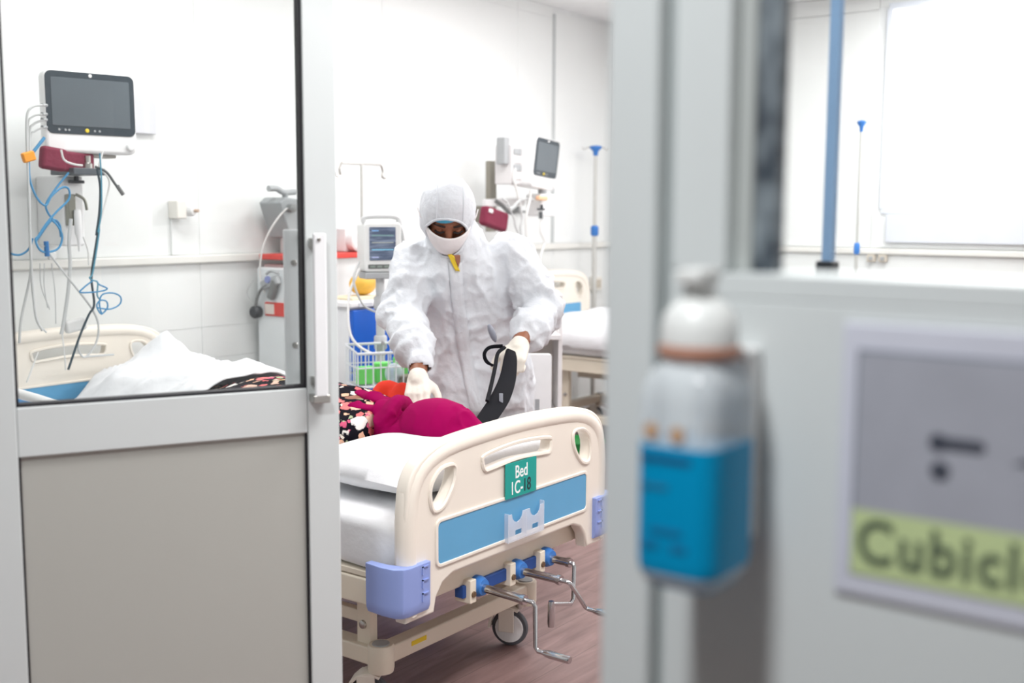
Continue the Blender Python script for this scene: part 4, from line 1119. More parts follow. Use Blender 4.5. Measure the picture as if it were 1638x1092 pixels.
# ------------------------------------------------------------------ white bedside cabinet
cb = thing('bedside_cabinet', 'white bedside cabinet with open door between the clinician and far bed', 'cabinet', (3.95, 2.75, 0))
cw = mat('cabinet_white', (232, 230, 230), 0.45)
e1 = V(0.62, -0.78, 0)       # to the right as seen from the doorway
e2 = V(0.78, 0.62, 0)        # away
cc = V(4.06, 2.745, 0)
MB().obox(cc + V(0, 0, 0.52) + e2 * 0.16, e1, e2, (0, 0, 1), 0.018, 0.34, 0.96).build('side_panel', cw, cb, bevel=0.003)
MB().obox(cc + V(0, 0, 0.45) + e2 * 0.16 - e1 * 0.4, e1, e2, (0, 0, 1), 0.018, 0.34, 0.78).build('side_panel', cw, cb, bevel=0.003)
MB().obox(cc + V(0, 0, 0.815) + e2 * 0.15 - e1 * 0.2, e1, e2, (0, 0, 1), 0.4, 0.38, 0.022).build('top_shelf', cw, cb, bevel=0.003)
MB().obox(cc + V(0, 0, 0.46) + e2 * 0.17 - e1 * 0.2, e1, e2, (0, 0, 1), 0.385, 0.32, 0.018).build('shelf', cw, cb, bevel=0.003)
MB().obox(cc + V(0, 0, 0.08) + e2 * 0.17 - e1 * 0.2, e1, e2, (0, 0, 1), 0.385, 0.32, 0.018).build('shelf', cw, cb, bevel=0.003)
MB().obox(cc + V(0, 0, 0.5) + e2 * 0.325 - e1 * 0.2, e1, e2, (0, 0, 1), 0.4, 0.012, 0.9).build('back_panel', mat('beige_back', (214, 206, 198), 0.5), cb)
pc = V(3.66, 2.585, 0)
me = plate_mesh('door', [rounded(-0.058, -0.26, 0.058, 0.26, 0.014)], 0.01, 0.003)
dr = put('door', map_mesh(me, lambda x, y, z: pc + e1 * x + V(0, 0, 0.53 + y) - e2 * z), mat('door_white', (238, 238, 238), 0.4), cb)
MB().obox(pc + V(0, 0, 0.575) - e2 * 0.0105 + e1 * 0.0, e1, e2, (0, 0, 1), 0.018, 0.002, 0.06).build('finger_slot', M_GREY, dr, bevel=0.0005)
MB().obox(pc + V(0, 0, 0.40) + e2 * 0.2 + e1 * 0.03, e1, e2, (0, 0, 1), 0.03, 0.38, 0.03).build('door_arm', cw, cb, bevel=0.003)

# green bin on the floor beyond the bed
bn = thing('waste_bin', 'green waste bin seen through the hand hole of the bed board', 'bin', (5.05, 3.25, 0))
MB().lathe([(0.10, 0.0), (0.105, 0.01), (0.115, 0.12), (0.118, 0.125), (0.11, 0.125), (0.1, 0.015)], (5.05, 3.25, 0), (0, 0, 1), 24).build('bin_body', mat('bin_green', (30, 150, 70), 0.5), bn)
MB().lathe([(0.122, 0.115), (0.124, 0.127), (0.118, 0.131), (0.112, 0.127)], (5.05, 3.25, 0), (0, 0, 1), 24).build('bin_rim', mat('bin_green_rim', (24, 128, 60), 0.5), bn)

# ------------------------------------------------------------------ blanket heaped over the far end of the near bed
def blanket(u, v):
    x = 2.03 + 0.89 * u; y = 2.93 + 0.96 * v
    z = 0.60
    z += 0.225 * math.exp(-((x - 2.46 - 0.14 * v) / (0.27 - 0.08 * v)) ** 4) * (1 - 0.5 * v)
    z += 0.15 * math.exp(-(abs(x - 2.68) / 0.10) ** 1.5) * math.exp(-(abs(y - 3.68) / 0.15) ** 1.6)
    z += 0.03 * math.exp(-((x - 2.38) / 0.2) ** 2 - ((y - 3.6) / 0.2) ** 2)
    z += 0.10 * math.exp(-((x - 2.76) / 0.10) ** 2 - ((y - 3.2) / 0.32) ** 2)
    n_ = noise.noise(V(x * 7, y * 5, 1.3)) * 0.022 + 0.022 * ((1 - abs(noise.noise(V(x * 8 + y * 4, y * 6 - x * 3, 5.3)))) ** 4 - 0.4)
    e = min(u, 1 - u, v, 1 - v)
    z += n_ * min(1, e * 10 + 0.3)
    if e < 0.03:
        z = max(0.592, z - 0.02)
    return V(x + 0.015 * noise.noise(V(y * 6, 0, u * 3)), y + 0.02 * noise.noise(V(x * 6, 3, v * 3)), max(z, 0.592))


bl = MB(); bl.grid(blanket, 64, 72)
bo = tag(bl.build('blanket', M_SHEET, None, smooth=80), 'crumpled white blanket heaped against the headboard behind the door glass', 'blanket')
sm = bo.modifiers.new('thickness', 'SOLIDIFY'); sm.thickness = 0.006; sm.offset = 1
# folded side guard lying at the near corner of the headboard
sg = thing('side_guard', 'pale folded side guard with blue clamp beside the headboard', 'bed guard', (2.14, 3.7, 0.45))
MB().tube([(2.07, 3.92, 0.73), (2.10, 3.62, 0.70), (2.13, 3.3, 0.66), (2.13, 3.27, 0.62), (2.12, 3.3, 0.585)], 0.018, 10).build('guard_tube', M_WHITE, sg)
MB().obox((2.15, 3.86, 0.655), (1, 0, 0), (0, 1, 0), (0, 0, 1), 0.05, 0.09, 0.045).build('guard_clamp', mat('clamp_blue', (74, 130, 178), 0.4), sg, bevel=0.006)
MB().obox((2.15, 3.86, 0.61), (1, 0, 0), (0, 1, 0), (0, 0, 1), 0.02, 0.05, 0.06).build('guard_leg', M_WHITE, sg, bevel=0.004)

# ------------------------------------------------------------------ people
M_SKIN = mat('brown_skin', (146, 92, 66), 0.5, var=0.06, scale=25)
M_SUIT = mat('white_coverall', (222, 226, 231), 0.55, var=0.012, scale=5, bump=0.55, bscale=16)
M_GLOVE = mat('cream_glove', (232, 226, 214), 0.5, var=0.02, bump=0.15, bscale=50)
M_MASK = mat('white_mask', (240, 236, 236), 0.8, bump=0.12, bscale=80)


def hand_shape(mb, w, a, n, s, curl, grow=0.0, thumb=1.0, spread=1.0):
    """palm and five fingers. w wrist, a finger direction, n palm side, s thumb side"""
    a = Vector(a).normalized(); n = Vector(n); n = (n - a * n.dot(a)).normalized(); s_ = Vector(s)
    s = a.cross(n); s = s if s.dot(s_) > 0 else -s
    w = Vector(w)
    lens = ((0.040, 0.025, 0.020), (0.045, 0.029, 0.021), (0.041, 0.027, 0.020), (0.032, 0.020, 0.018))
    mb.cone(w - a * 0.03, w + a * 0.02, 0.026 + grow, 0.027 + grow)
    for i in range(4):
        k = w + a * (0.088 - 0.004 * abs(i - 1)) + s * (0.030 - 0.0195 * i) * spread
        b = w + a * 0.01 + s * (0.018 - 0.012 * i)
        mb.cone(b, k, 0.0155 + grow, 0.0125 + grow)
        p = k; ang = 0.0
        for j, L in enumerate(lens[i]):
            ang += math.radians(curl[i][j])
            d = (a * math.cos(ang) + n * math.sin(ang)).normalized()
            q_ = p + d * L
            mb.cone(p, q_, 0.0098 - 0.0009 * j + grow, 0.0092 - 0.0010 * j + grow, 10)
            p = q_
    p = w + a * 0.028 + s * 0.022
    for j, (L, ka, ks, kn) in enumerate(((0.040, 0.62, 0.72, 0.25), (0.031, 0.85, 0.35, 0.4 * thumb), (0.026, 0.9, 0.1, 0.5 * thumb))):
        q_ = p + (a * ka + s * ks + n * kn).normalized() * L
        mb.cone(p, q_, 0.0145 - 0.002 * j + grow, 0.0125 - 0.002 * j + grow, 10)
        p = q_


def ridge(p, f, seed):
    return (1 - abs(noise.noise(V(p.x * f + seed, p.y * f, p.z * f * 0.8)))) ** 4


# ---- clinician in white coverall, bending over the bed
BF = V(-0.728, -0.685, 0); BR = V(-0.685, 0.728, 0); UP = V(0, 0, 1)
th = math.radians(38)
HF = (BF * math.cos(th) - UP * math.sin(th)).normalized(); HR = (BR + UP * 0.04).normalized(); HR = (HR - HF * HR.dot(HF)).normalized(); HU = HR.cross(HF)
HC = V(2.962, 2.474, 1.362)


def hp(a, b, c):
    return HC + HR * a + HF * b + HU * c


SHR, ELR, WRR = V(2.985, 2.63, 1.185), V(2.865, 2.60, 1.0), V(2.70, 2.38, 0.858)
SHL, ELL, WRL = V(3.19, 2.37, 1.20), V(3.19, 2.225, 1.01), V(3.0, 2.18, 0.94)
HIPC = V(3.235, 2.55, 0.78)
doc = thing('person', 'person in white hooded coverall, mask and gloves bending over the bed', 'person', (3.3, 2.6, 0))

A_R = V(-0.62, -0.50, -0.60).normalized()
N_R = V(-0.2, -0.3, -0.9)
A_L = V(-0.80, -0.25, -0.54).normalized()
N_L = V(0.3, 0.25, -0.9)
CURL_R = ((15, 20, 15), (15, 22, 15), (18, 25, 15), (22, 28, 18))
CURL_L = ((55, 65, 40), (58, 68, 42), (60, 70, 45), (62, 72, 45))
body = MB()
body.ball(HC, 0.076, 0.098, 0.112, (HR, HF, HU), 24, 16)
body.ball(hp(0, 0.028, -0.062), 0.056, 0.058, 0.058, (HR, HF, HU))
body.ball(hp(0, 0.082, 0.010), 0.052, 0.018, 0.013, (HR, HF, HU))
body.cone(hp(0, 0.090, -0.004), hp(0, 0.104, -0.040), 0.009, 0.013)
for s_ in (-1, 1):
    body.ball(hp(s_ * 0.037, 0.066, -0.038), 0.026, 0.026, 0.024, (HR, HF, HU))
    body.ball(hp(s_ * 0.079, -0.004, -0.012), 0.010, 0.02, 0.03, (HR, HF, HU))
    body.ball(hp(s_ * 0.031, 0.082, -0.010), 0.016, 0.012, 0.011, (HR, HF, HU))
    body.ball(hp(0, 0.088, -0.072 - 0.006 * s_), 0.022, 0.008, 0.006, (HR, HF, HU))
body.cone(hp(0, -0.02, -0.07), V(3.04, 2.495, 1.235), 0.052, 0.056)
for c, r in (((3.06, 2.503, 1.165), 0.095), ((3.10, 2.515, 1.10), 0.135), ((3.17, 2.53, 0.98), 0.13), ((3.22, 2.545, 0.86), 0.13)):
    body.ball(c, r * 1.25, r * 0.8, r, (BR, BF, UP))
for sh, el, wr in ((SHR, ELR, WRR), (SHL, ELL, WRL)):
    body.cone(sh, el, 0.045, 0.038); body.cone(el, wr, 0.038, 0.027)
for s_ in (-1, 1):
    hip = HIPC + BR * (0.09 * s_); kn = V(3.27, 2.565, 0.44) + BR * (0.10 * s_); an = V(3.33, 2.60, 0.09) + BR * (0.11 * s_)
    body.cone(hip, kn, 0.085, 0.058); body.cone(kn, an, 0.056, 0.038); body.cone(an + V(0, 0, -0.04), an + BF * 0.15 + V(0, 0, -0.055), 0.035, 0.03)
body.cone(WRR - A_R * 0.03, WRR + A_R * 0.06, 0.032, 0.029); body.cone(WRL - A_L * 0.03, WRL + A_L * 0.05, 0.032, 0.029)
hand_shape(body, WRR + A_R * 0.045, A_R, N_R, -BR, CURL_R)
hand_shape(body, WRL + A_L * 0.03, A_L, N_L, BR, CURL_L)
put('body', union_mesh('body', body, 0.0062, 5), M_SKIN, doc, smooth=80)
for s_ in (-1, 1):
    MB().ball(hp(s_ * 0.031, 0.0865, -0.0125), 0.0115, 0.0105, 0.0095, (HR, HF, HU), 14, 10).build('eyelid', M_SKIN, doc)
    MB().ball(hp(s_ * 0.031, 0.0905, -0.0195), 0.0075, 0.0055, 0.004, (HR, HF, HU), 12, 8).build('eye', mat('eye_dark', (38, 24, 20), 0.25), doc)
    MB().tube([hp(s_ * 0.015, 0.0955, -0.0165), hp(s_ * 0.031, 0.0985, -0.019), hp(s_ * 0.048, 0.089, -0.0165)], 0.0036, 8, smooth=4).build('eyelash', mat('lash_dark', (34, 22, 20), 0.7), doc)
    MB().tube([hp(s_ * 0.014, 0.1005, 0.007), hp(s_ * 0.032, 0.099, 0.012), hp(s_ * 0.053, 0.083, 0.006)], [0.003, 0.0042, 0.002], 8, smooth=4).build('eyebrow', mat('brow_dark', (44, 28, 22), 0.8), doc)

suit = MB()


def ring(c, ra, rb, tiltv=BF, n=28):
    c = Vector(c)
    return [c + BR * (ra * math.cos(2 * math.pi * k / n)) + tiltv * (rb * math.sin(2 * math.pi * k / n)) for k in range(n)]


TB = (BF - UP * 0.35).normalized()
suit.loft([ring((3.245, 2.552, 0.64), 0.19, 0.16, BF), ring((3.24, 2.55, 0.76), 0.20, 0.165, BF), ring((3.215, 2.545, 0.88), 0.19, 0.155, TB), ring((3.165, 2.53, 1.0), 0.19, 0.15, TB),
           ring((3.105, 2.515, 1.11), 0.205, 0.145, TB), ring((3.065, 2.503, 1.18), 0.19, 0.125, TB), ring((3.04, 2.495, 1.225), 0.135, 0.105, TB), ring((3.02, 2.49, 1.26), 0.09, 0.09, TB)])
for sh, el, wr in ((SHR, ELR, WRR), (SHL, ELL, WRL)):
    d = (wr - el).normalized()
    suit.cone(sh, el, 0.088, 0.078, 18); suit.cone(el, el.lerp(wr, 0.75), 0.076, 0.066, 18); suit.cone(el.lerp(wr, 0.72), wr - d * 0.008, 0.066, 0.038, 18)
suit.ball(SHL + V(0.0, 0.02, 0.0), 0.09); suit.ball(SHR, 0.088)
for s_ in (-1, 1):
    hip = HIPC + BR * (0.095 * s_); kn = V(3.27, 2.565, 0.44) + BR * (0.105 * s_); an = V(3.33, 2.60, 0.12) + BR * (0.115 * s_)
    suit.cone(hip, kn, 0.115, 0.095, 18); suit.cone(kn, an, 0.092, 0.07, 18)
suit.ball(HC + HF * -0.004 + HU * 0.004, 0.098, 0.112, 0.124, (HR, HF, HU), 28, 18)
suit.ball(hp(0, -0.02, -0.04), 0.1, 0.1, 0.11, (HR, HF, HU), 24, 14)
suit.cone(hp(0, -0.02, -0.06), V(3.045, 2.497, 1.225), 0.085, 0.11, 24)


def suit_wrinkle(p):
    d_head = (p - HC).length
    k = 0.25 if d_head < 0.15 else 1.0
    w_ = 0.010 * noise.noise(V(p.x * 6, p.y * 6, p.z * 5)) + 0.016 * (ridge(p, 5.5, 6.1) - 0.5) + 0.013 * (ridge(p, 10, 8.7) - 0.5) + 0.006 * (ridge(p, 22, 1.7) - 0.5)
    for el, wr in ((ELR, WRR), (ELL, WRL)):
        ab = wr - el
        t = (p - el).dot(ab) / ab.length_squared
        if -0.15 < t < 1.05 and (p - el - ab * t).length < 0.11:
            w_ += 0.005 * math.sin(t * 26 + 5 * noise.noise(V(p.x * 7, p.y * 7, p.z * 7))) * (1 - max(0, t - 0.85) * 5)
    return w_ * k


sm_ = union_mesh('coverall', suit, 0.0075, 5, suit_wrinkle)
bvh_src = ([v.co.copy() for v in sm_.vertices], [tuple(p.vertices) for p in sm_.polygons])
SUIT_BVH = BVHTree.FromPolygons(*bvh_src)
bm = bmesh.new(); bm.from_mesh(sm_)
kill = []
for f in bm.faces:
    c = f.calc_center_median() - HC
    a, b, u_ = c.dot(HR), c.dot(HF), c.dot(HU)
    if b > 0.02 and ((a - 0.006) / 0.070) ** 2 + ((u_ + 0.034) / 0.074) ** 2 < 1:
        kill.append(f); continue
    for wr, A in ((WRR, A_R), (WRL, A_L)):
        d = (f.calc_center_median() - wr)
        if d.dot(A) > 0.014 and d.length < 0.07:
            kill.append(f)
bmesh.ops.delete(bm, geom=list(set(kill)), context='FACES'); bm.to_mesh(sm_); bm.free()
so = put('coverall', sm_, M_SUIT, doc, smooth=80)
sd = so.modifiers.new('thickness', 'SOLIDIFY'); sd.thickness = 0.003; sd.offset = -1
# hood rim
rim = []
for k in range(40):
    t = 2 * math.pi * k / 40
    a, u_ = 0.006 + 0.071 * math.cos(t), -0.034 + 0.075 * math.sin(t)
    hit = SUIT_BVH.ray_cast(hp(a, 0.35, u_), -HF)
    rim.append(hit[0] if hit[0] else hp(a, 0.09, u_))
MB().tube(rim, 0.0045, 8, closed=True).build('hood_rim', M_SUIT, so)


def front(lat, z, lift):
    """point on the front of the coverall at a sideways position and height, lifted off the cloth"""
    hit = SUIT_BVH.ray_cast(BR * lat + UP * z, -BF)
    return (hit[0] + BF * lift) if hit[0] else None


left = []; right = []
for k in range(30):
    z = 1.185 - (1.185 - 0.60) * k / 29
    l = float(np.interp(-z, [-1.2, -1.057, -0.883, -0.65], [-0.248, -0.262, -0.287, -0.335]))
    for arr, dl in ((left, 0.022), (right, -0.024)):
        p = front(l + dl, z, 0.006)
        if p is not None:
            arr.append(p)
n_ = min(len(left), len(right))
fl = MB()
fl.grid(lambda u, v: left[round(v * (n_ - 1))].lerp(right[round(v * (n_ - 1))], u), 3, n_ - 1)
fo = fl.build('zip_flap', M_SUIT, doc, smooth=80)
md = fo.modifiers.new('thickness', 'SOLIDIFY'); md.thickness = 0.004; md.offset = 1
# seam tapes on the hood
for aa in (-0.045, 0.045):
    pts = []
    for k in range(14):
        t = math.radians(20 + 105 * k / 13)
        d = HF * math.cos(t) + HU * math.sin(t)
        hit = SUIT_BVH.ray_cast(hp(aa, 0, 0) + d * 0.4, -d)
        if hit[0]:
            pts.append(hit[0] + d * 0.0005)
    if len(pts) > 3:
        MB().tube(pts, 0.0035, 6).build('hood_seam', M_SUIT, so)
# mask
mk = MB()


def mask_pt(u, v):
    t = (u - 0.5) * math.radians(165)
    w_ = 0.080 * (1 - 0.38 * v * v)
    c = -0.024 + 0.012 * abs(2 * u - 1) ** 2 - v * 0.094 * (1 - 0.25 * abs(2 * u - 1) ** 2)
    b = 0.020 + (0.101 - 0.016 * v) * math.cos(t) + 0.014 * math.sin(math.pi * v) * math.cos(t) - 0.03 * max(0, v - 0.7)
    return hp(w_ * math.sin(t), b, c)


mk.grid(mask_pt, 24, 14)
mo = mk.build('face_mask', M_MASK, doc, smooth=80)
md = mo.modifiers.new('thickness', 'SOLIDIFY'); md.thickness = 0.003; md.offset = 1
for s_ in (-1, 1):
    MB().tube([hp(s_ * 0.079, 0.035, -0.02), hp(s_ * 0.094, 0.03, -0.005), hp(s_ * 0.104, 0.0, 0.01)], 0.002, 6, smooth=3).build('ear_loop', M_MASK, mo)
# pale blue cap edge under the hood
cp = MB()


def cap_pt(u, v):
    t = (u - 0.5) * math.radians(150)
    c = 0.032 - 0.020 * math.sin(t + 0.25) + v * 0.055
    q_ = math.sqrt(max(0.05, 1 - (c / 0.118) ** 2))
    return hp(0.079 * q_ * math.sin(t), 0.1025 * q_ * math.cos(t), c)


cp.grid(cap_pt, 20, 6)
co_ = cp.build('cap', mat('sky_blue_cap', (86, 186, 222), 0.7), doc, smooth=80)
md = co_.modifiers.new('thickness', 'SOLIDIFY'); md.thickness = 0.002
# yellow collar at the throat, and a strip of throat beside it
for nm, quad, m_ in (('yellow_collar', ((-0.218, 1.226), (-0.247, 1.208), (-0.268, 1.155), (-0.252, 1.158)), mat('yellow_collar', (232, 200, 50), 0.7)),
                     ('throat', ((-0.243, 1.212), (-0.268, 1.212), (-0.268, 1.190), (-0.262, 1.170)), M_SKIN)):
    pts = [front(l, z, 0.011 if nm == 'throat' else 0.014) for l, z in quad]
    if all(p is not None for p in pts):
        c0 = MB(); c0.grid(lambda u, v: pts[0].lerp(pts[1], u).lerp(pts[3].lerp(pts[2], u), v), 6, 6)
        y_ = c0.build(nm, m_, doc, smooth=80)
        md = y_.modifiers.new('thickness', 'SOLIDIFY'); md.thickness = 0.003; md.offset = 1
gl = MB(); hand_shape(gl, WRR + A_R * 0.045, A_R, N_R, -BR, CURL_R, 0.0022)
gl.cone(WRR + A_R * 0.05, WRR + A_R * 0.07, 0.0335, 0.031, 16)
put('glove', union_mesh('glove', gl, 0.004, 4), M_GLOVE, doc, smooth=80)
gl = MB(); hand_shape(gl, WRL + A_L * 0.03, A_L, N_L, BR, CURL_L, 0.0022)
gl.cone(WRL + A_L * 0.036, WRL + A_L * 0.055, 0.032, 0.03, 16)
put('glove', union_mesh('glove', gl, 0.004, 4), M_GLOVE, doc, smooth=80)
for s_ in (-1, 1):
    an = V(3.33, 2.60, 0.0) + BR * (0.115 * s_)
    sh_ = MB(); sh_.cone(an + V(0, 0, 0.055), an + BF * 0.15 + V(0, 0, 0.045), 0.052, 0.042); sh_.cone(an + V(0, 0, 0.06), an + V(0, 0, 0.16), 0.055, 0.07)
    put('overshoe', union_mesh('overshoe', sh_, 0.008, 4), mat('blue_overshoe', (120, 170, 214), 0.6), doc, smooth=80)

# ---- patient lying with the head towards the doorway
pat = thing('person', 'person lying on the bed in magenta headscarf and black floral dress', 'person', (2.46, 2.8, 0.585))
pb = MB()
pb.ball((2.495, 2.125, 0.72), 0.07, 0.10, 0.066, None, 20, 14)
pb.ball((2.495, 2.17, 0.74), 0.05, 0.05, 0.035); pb.cone((2.495, 2.13, 0.77), (2.495, 2.15, 0.778), 0.008, 0.010)
pb.cone((2.49, 2.2, 0.70), (2.475, 2.33, 0.69), 0.05, 0.055)
for c, rx, ry, rz in (((2.47, 2.45, 0.695), 0.17, 0.13, 0.095), ((2.46, 2.65, 0.69), 0.15, 0.16, 0.09), ((2.455, 2.86, 0.685), 0.165, 0.14, 0.09)):
    pb.ball(c, rx, ry, rz)
for s_ in (-1, 1):
    pb.cone((2.455 + s_ * 0.08, 2.92, 0.68), (2.46 + s_ * 0.09, 3.28, 0.65), 0.07, 0.05); pb.cone((2.46 + s_ * 0.09, 3.28, 0.65), (2.48 + s_ * 0.08, 3.58, 0.622), 0.048, 0.032)
    pb.cone((2.48 + s_ * 0.08, 3.58, 0.622), (2.48 + s_ * 0.09, 3.63, 0.65), 0.03, 0.02)
    shd, elb, wri = V(2.47 + s_ * 0.175, 2.40, 0.685), V(2.46 + s_ * 0.235, 2.65, 0.645), V(2.46 + s_ * 0.19, 2.86, 0.655)
    pb.cone(shd, elb, 0.045, 0.036); pb.cone(elb, wri, 0.036, 0.027)
    hand_shape(pb, wri + V(-s_ * 0.01, 0.03, 0.0), V(-s_ * 0.2, 1, -0.05), V(0, 0, -1), V(-s_, 0.2, 0), ((18, 20, 15),) * 4)
put('body', union_mesh('body', pb, 0.0065, 5), M_SKIN, pat, smooth=80)


def floral():
    m = bpy.data.materials.new('black_floral_cotton'); m.use_nodes = True
    nt = m.node_tree; b = nt.nodes['Principled BSDF']; b.inputs['Roughness'].default_value = 0.85; b.inputs['Specular IOR Level'].default_value = 0.1
    tc = nt.nodes.new('ShaderNodeTexCoord')
    n0 = nt.nodes.new('ShaderNodeTexNoise'); n0.inputs['Scale'].default_value = 55; n0.inputs['Detail'].default_value = 2
    nt.links.new(tc.outputs['Object'], n0.inputs['Vector'])
    ad = nt.nodes.new('ShaderNodeMixRGB'); ad.blend_type = 'ADD'; ad.inputs[0].default_value = 0.028
    nt.links.new(tc.outputs['Object'], ad.inputs[1]); nt.links.new(n0.outputs['Color'], ad.inputs[2])
    prev = None
    base = nt.nodes.new('ShaderNodeRGB'); base.outputs[0].default_value = (0.008, 0.007, 0.012, 1)
    prev = base.outputs[0]
    for sc, lo, hi, stops in ((36, 0.62, 0.71, ((0.0, (232, 120, 120)), (0.3, (240, 190, 160)), (0.5, (236, 226, 214)), (0.7, (214, 96, 130)), (0.85, (176, 186, 150)))),
                              (17, 0.50, 0.58, ((0.0, (236, 196, 176)), (0.35, (240, 236, 230)), (0.6, (226, 130, 130)), (0.8, (200, 178, 120))))):
        vo = nt.nodes.new('ShaderNodeTexVoronoi'); vo.inputs['Scale'].default_value = sc
        nt.links.new(ad.outputs[0], vo.inputs['Vector'])
        mk_ = nt.nodes.new('ShaderNodeValToRGB'); mk_.color_ramp.elements[0].position = lo * 0.72; mk_.color_ramp.elements[0].color = (1, 1, 1, 1)
        mk_.color_ramp.elements[1].position = hi * 0.72; mk_.color_ramp.elements[1].color = (0, 0, 0, 1)
        nt.links.new(vo.outputs['Distance'], mk_.inputs['Fac'])
        sp = nt.nodes.new('ShaderNodeSeparateColor'); nt.links.new(vo.outputs['Color'], sp.inputs[0])
        cr = nt.nodes.new('ShaderNodeValToRGB'); cr.color_ramp.interpolation = 'CONSTANT'
        els = cr.color_ramp.elements
        while len(els) < len(stops):
            els.new(0.5)
        for e, (p_, c_) in zip(els, stops):
            e.position = p_; e.color = (*[lin(x) for x in c_], 1)
        nt.links.new(sp.outputs[0], cr.inputs['Fac'])
        # only some cells flower
        gt = nt.nodes.new('ShaderNodeMath'); gt.operation = 'GREATER_THAN'; gt.inputs[1].default_value = 0.4
        nt.links.new(sp.outputs[1], gt.inputs[0])
        mu = nt.nodes.new('ShaderNodeMath'); mu.operation = 'MULTIPLY'
        nt.links.new(mk_.outputs[0], mu.inputs[0]); nt.links.new(gt.outputs[0], mu.inputs[1])
        mx = nt.nodes.new('ShaderNodeMixRGB'); nt.links.new(mu.outputs[0], mx.inputs[0]); nt.links.new(prev, mx.inputs[1]); nt.links.new(cr.outputs[0], mx.inputs[2])
        prev = mx.outputs[0]
    nt.links.new(prev, b.inputs['Base Color'])
    return m


drs = MB()


def pring(c, rx, rz, n=24):
    return [V(c[0] + rx * math.cos(2 * math.pi * k / n), c[1], c[2] + rz * math.sin(2 * math.pi * k / n)) for k in range(n)]


drs.loft([pring((2.475, 2.30, 0.695), 0.12, 0.08), pring((2.47, 2.37, 0.695), 0.20, 0.078), pring((2.465, 2.48, 0.70), 0.225, 0.098), pring((2.46, 2.66, 0.70), 0.21, 0.115), pring((2.455, 2.86, 0.695), 0.215, 0.115),
          pring((2.455, 3.05, 0.675), 0.20, 0.085), pring((2.455, 3.35, 0.655), 0.17, 0.06)])
for s_ in (-1, 1):
    shd, elb, wri = V(2.47 + s_ * 0.185, 2.41, 0.69), V(2.46 + s_ * 0.245, 2.65, 0.652), V(2.46 + s_ * 0.2, 2.82, 0.66)
    drs.cone(shd, elb, 0.068, 0.058, 16); drs.cone(elb, wri, 0.056, 0.05, 16)
dm = union_mesh('dress', drs, 0.009, 5, lambda p: 0.008 * noise.noise(p * 8) + 0.010 * (ridge(p, 8, 1.7) - 0.5))
put('dress', dm, floral(), pat, smooth=80)
sc_ = MB()
sc_.ball((2.495, 2.125, 0.722), 0.103, 0.130, 0.082, None, 24, 16)
sc_.cone((2.50, 2.06, 0.728), (2.515, 1.975, 0.715), 0.070, 0.030)
sc_.cone((2.46, 2.03, 0.71), (2.47, 1.965, 0.705), 0.04, 0.014)
sc_.tube([(2.488 + 0.072 * math.cos(t), 2.278 + 0.012 * math.sin(2 * t), 0.715 + 0.062 * math.sin(t)) for t in np.linspace(0, 2 * math.pi, 24)[:-1]], 0.028, 10, closed=True)
sc_.ball((2.455, 2.30, 0.752), 0.045, 0.04, 0.034)
T1 = V(-0.12, 0.97, 0.2).normalized(); T1s = T1.cross(UP).normalized()
sc_.ball((2.492, 2.375, 0.778), 0.034, 0.085, 0.017, (T1s, T1, T1s.cross(T1)))
T2 = V(-0.45, 0.87, 0.1).normalized(); T2s = T2.cross(UP).normalized()
sc_.ball((2.425, 2.345, 0.762), 0.032, 0.072, 0.016, (T2s, T2, T2s.cross(T2)))
sc_.cone((2.45, 2.20, 0.70), (2.425, 2.25, 0.69), 0.05, 0.04)
cm_ = union_mesh('headscarf', sc_, 0.005, 4, lambda p: 0.004 * noise.noise(p * 14) + (0.013 if p.y > 2.23 or p.y < 2.03 else 0.003) * (ridge(p, 13, 4.4) - 0.5))
put('headscarf', cm_, mat('magenta_scarf', (152, 0, 80), 0.85, var=0.05, scale=14, spec=0.1), pat, smooth=80)

# red cloth by the clinician's hand
rc = MB(); rc.ball((2.82, 2.62, 0.683), 0.05, 0.085, 0.095); rc.ball((2.80, 2.54, 0.685), 0.045, 0.06, 0.098)
tag(put('red_cloth', union_mesh('red_cloth', rc, 0.007, 4, lambda p: 0.008 * (ridge(p, 10, 2.2) - 0.5)), mat('scarlet_cloth', (240, 52, 22), 0.8, var=0.03), None, smooth=80), 'bunched scarlet cloth beside the gloved hand on the bed', 'cloth')

# ---- black strap held over the headscarf
CR = V(0.596, -0.803, 0.0)
WV = (CR * 0.88 - UP * 0.48).normalized()
stp = thing('black_strap', 'black strap held by a gloved hand over the magenta headscarf', 'strap', (2.5, 1.96, 0.73))


def band(path, wid, thick, name, m, widths=None):
    P = catmull(path, 6); rings = []
    for i, p in enumerate(P):
        t = (P[min(i + 1, len(P) - 1)] - P[max(i - 1, 0)]).normalized()
        wv = (WV - t * WV.dot(t)).normalized(); nv = t.cross(wv)
        k = 1.0 if widths is None else float(np.interp(i / (len(P) - 1), np.linspace(0, 1, len(widths)), widths))
        rings.append([p + wv * (a * wid * k / 2) + nv * (b * thick / 2) for a, b in ((-1, -0.5), (-0.7, -1), (0.7, -1), (1, -0.5), (1, 0.5), (0.7, 1), (-0.7, 1), (-1, 0.5))])
    return MB().loft(rings).build(name, m, stp, smooth=60)


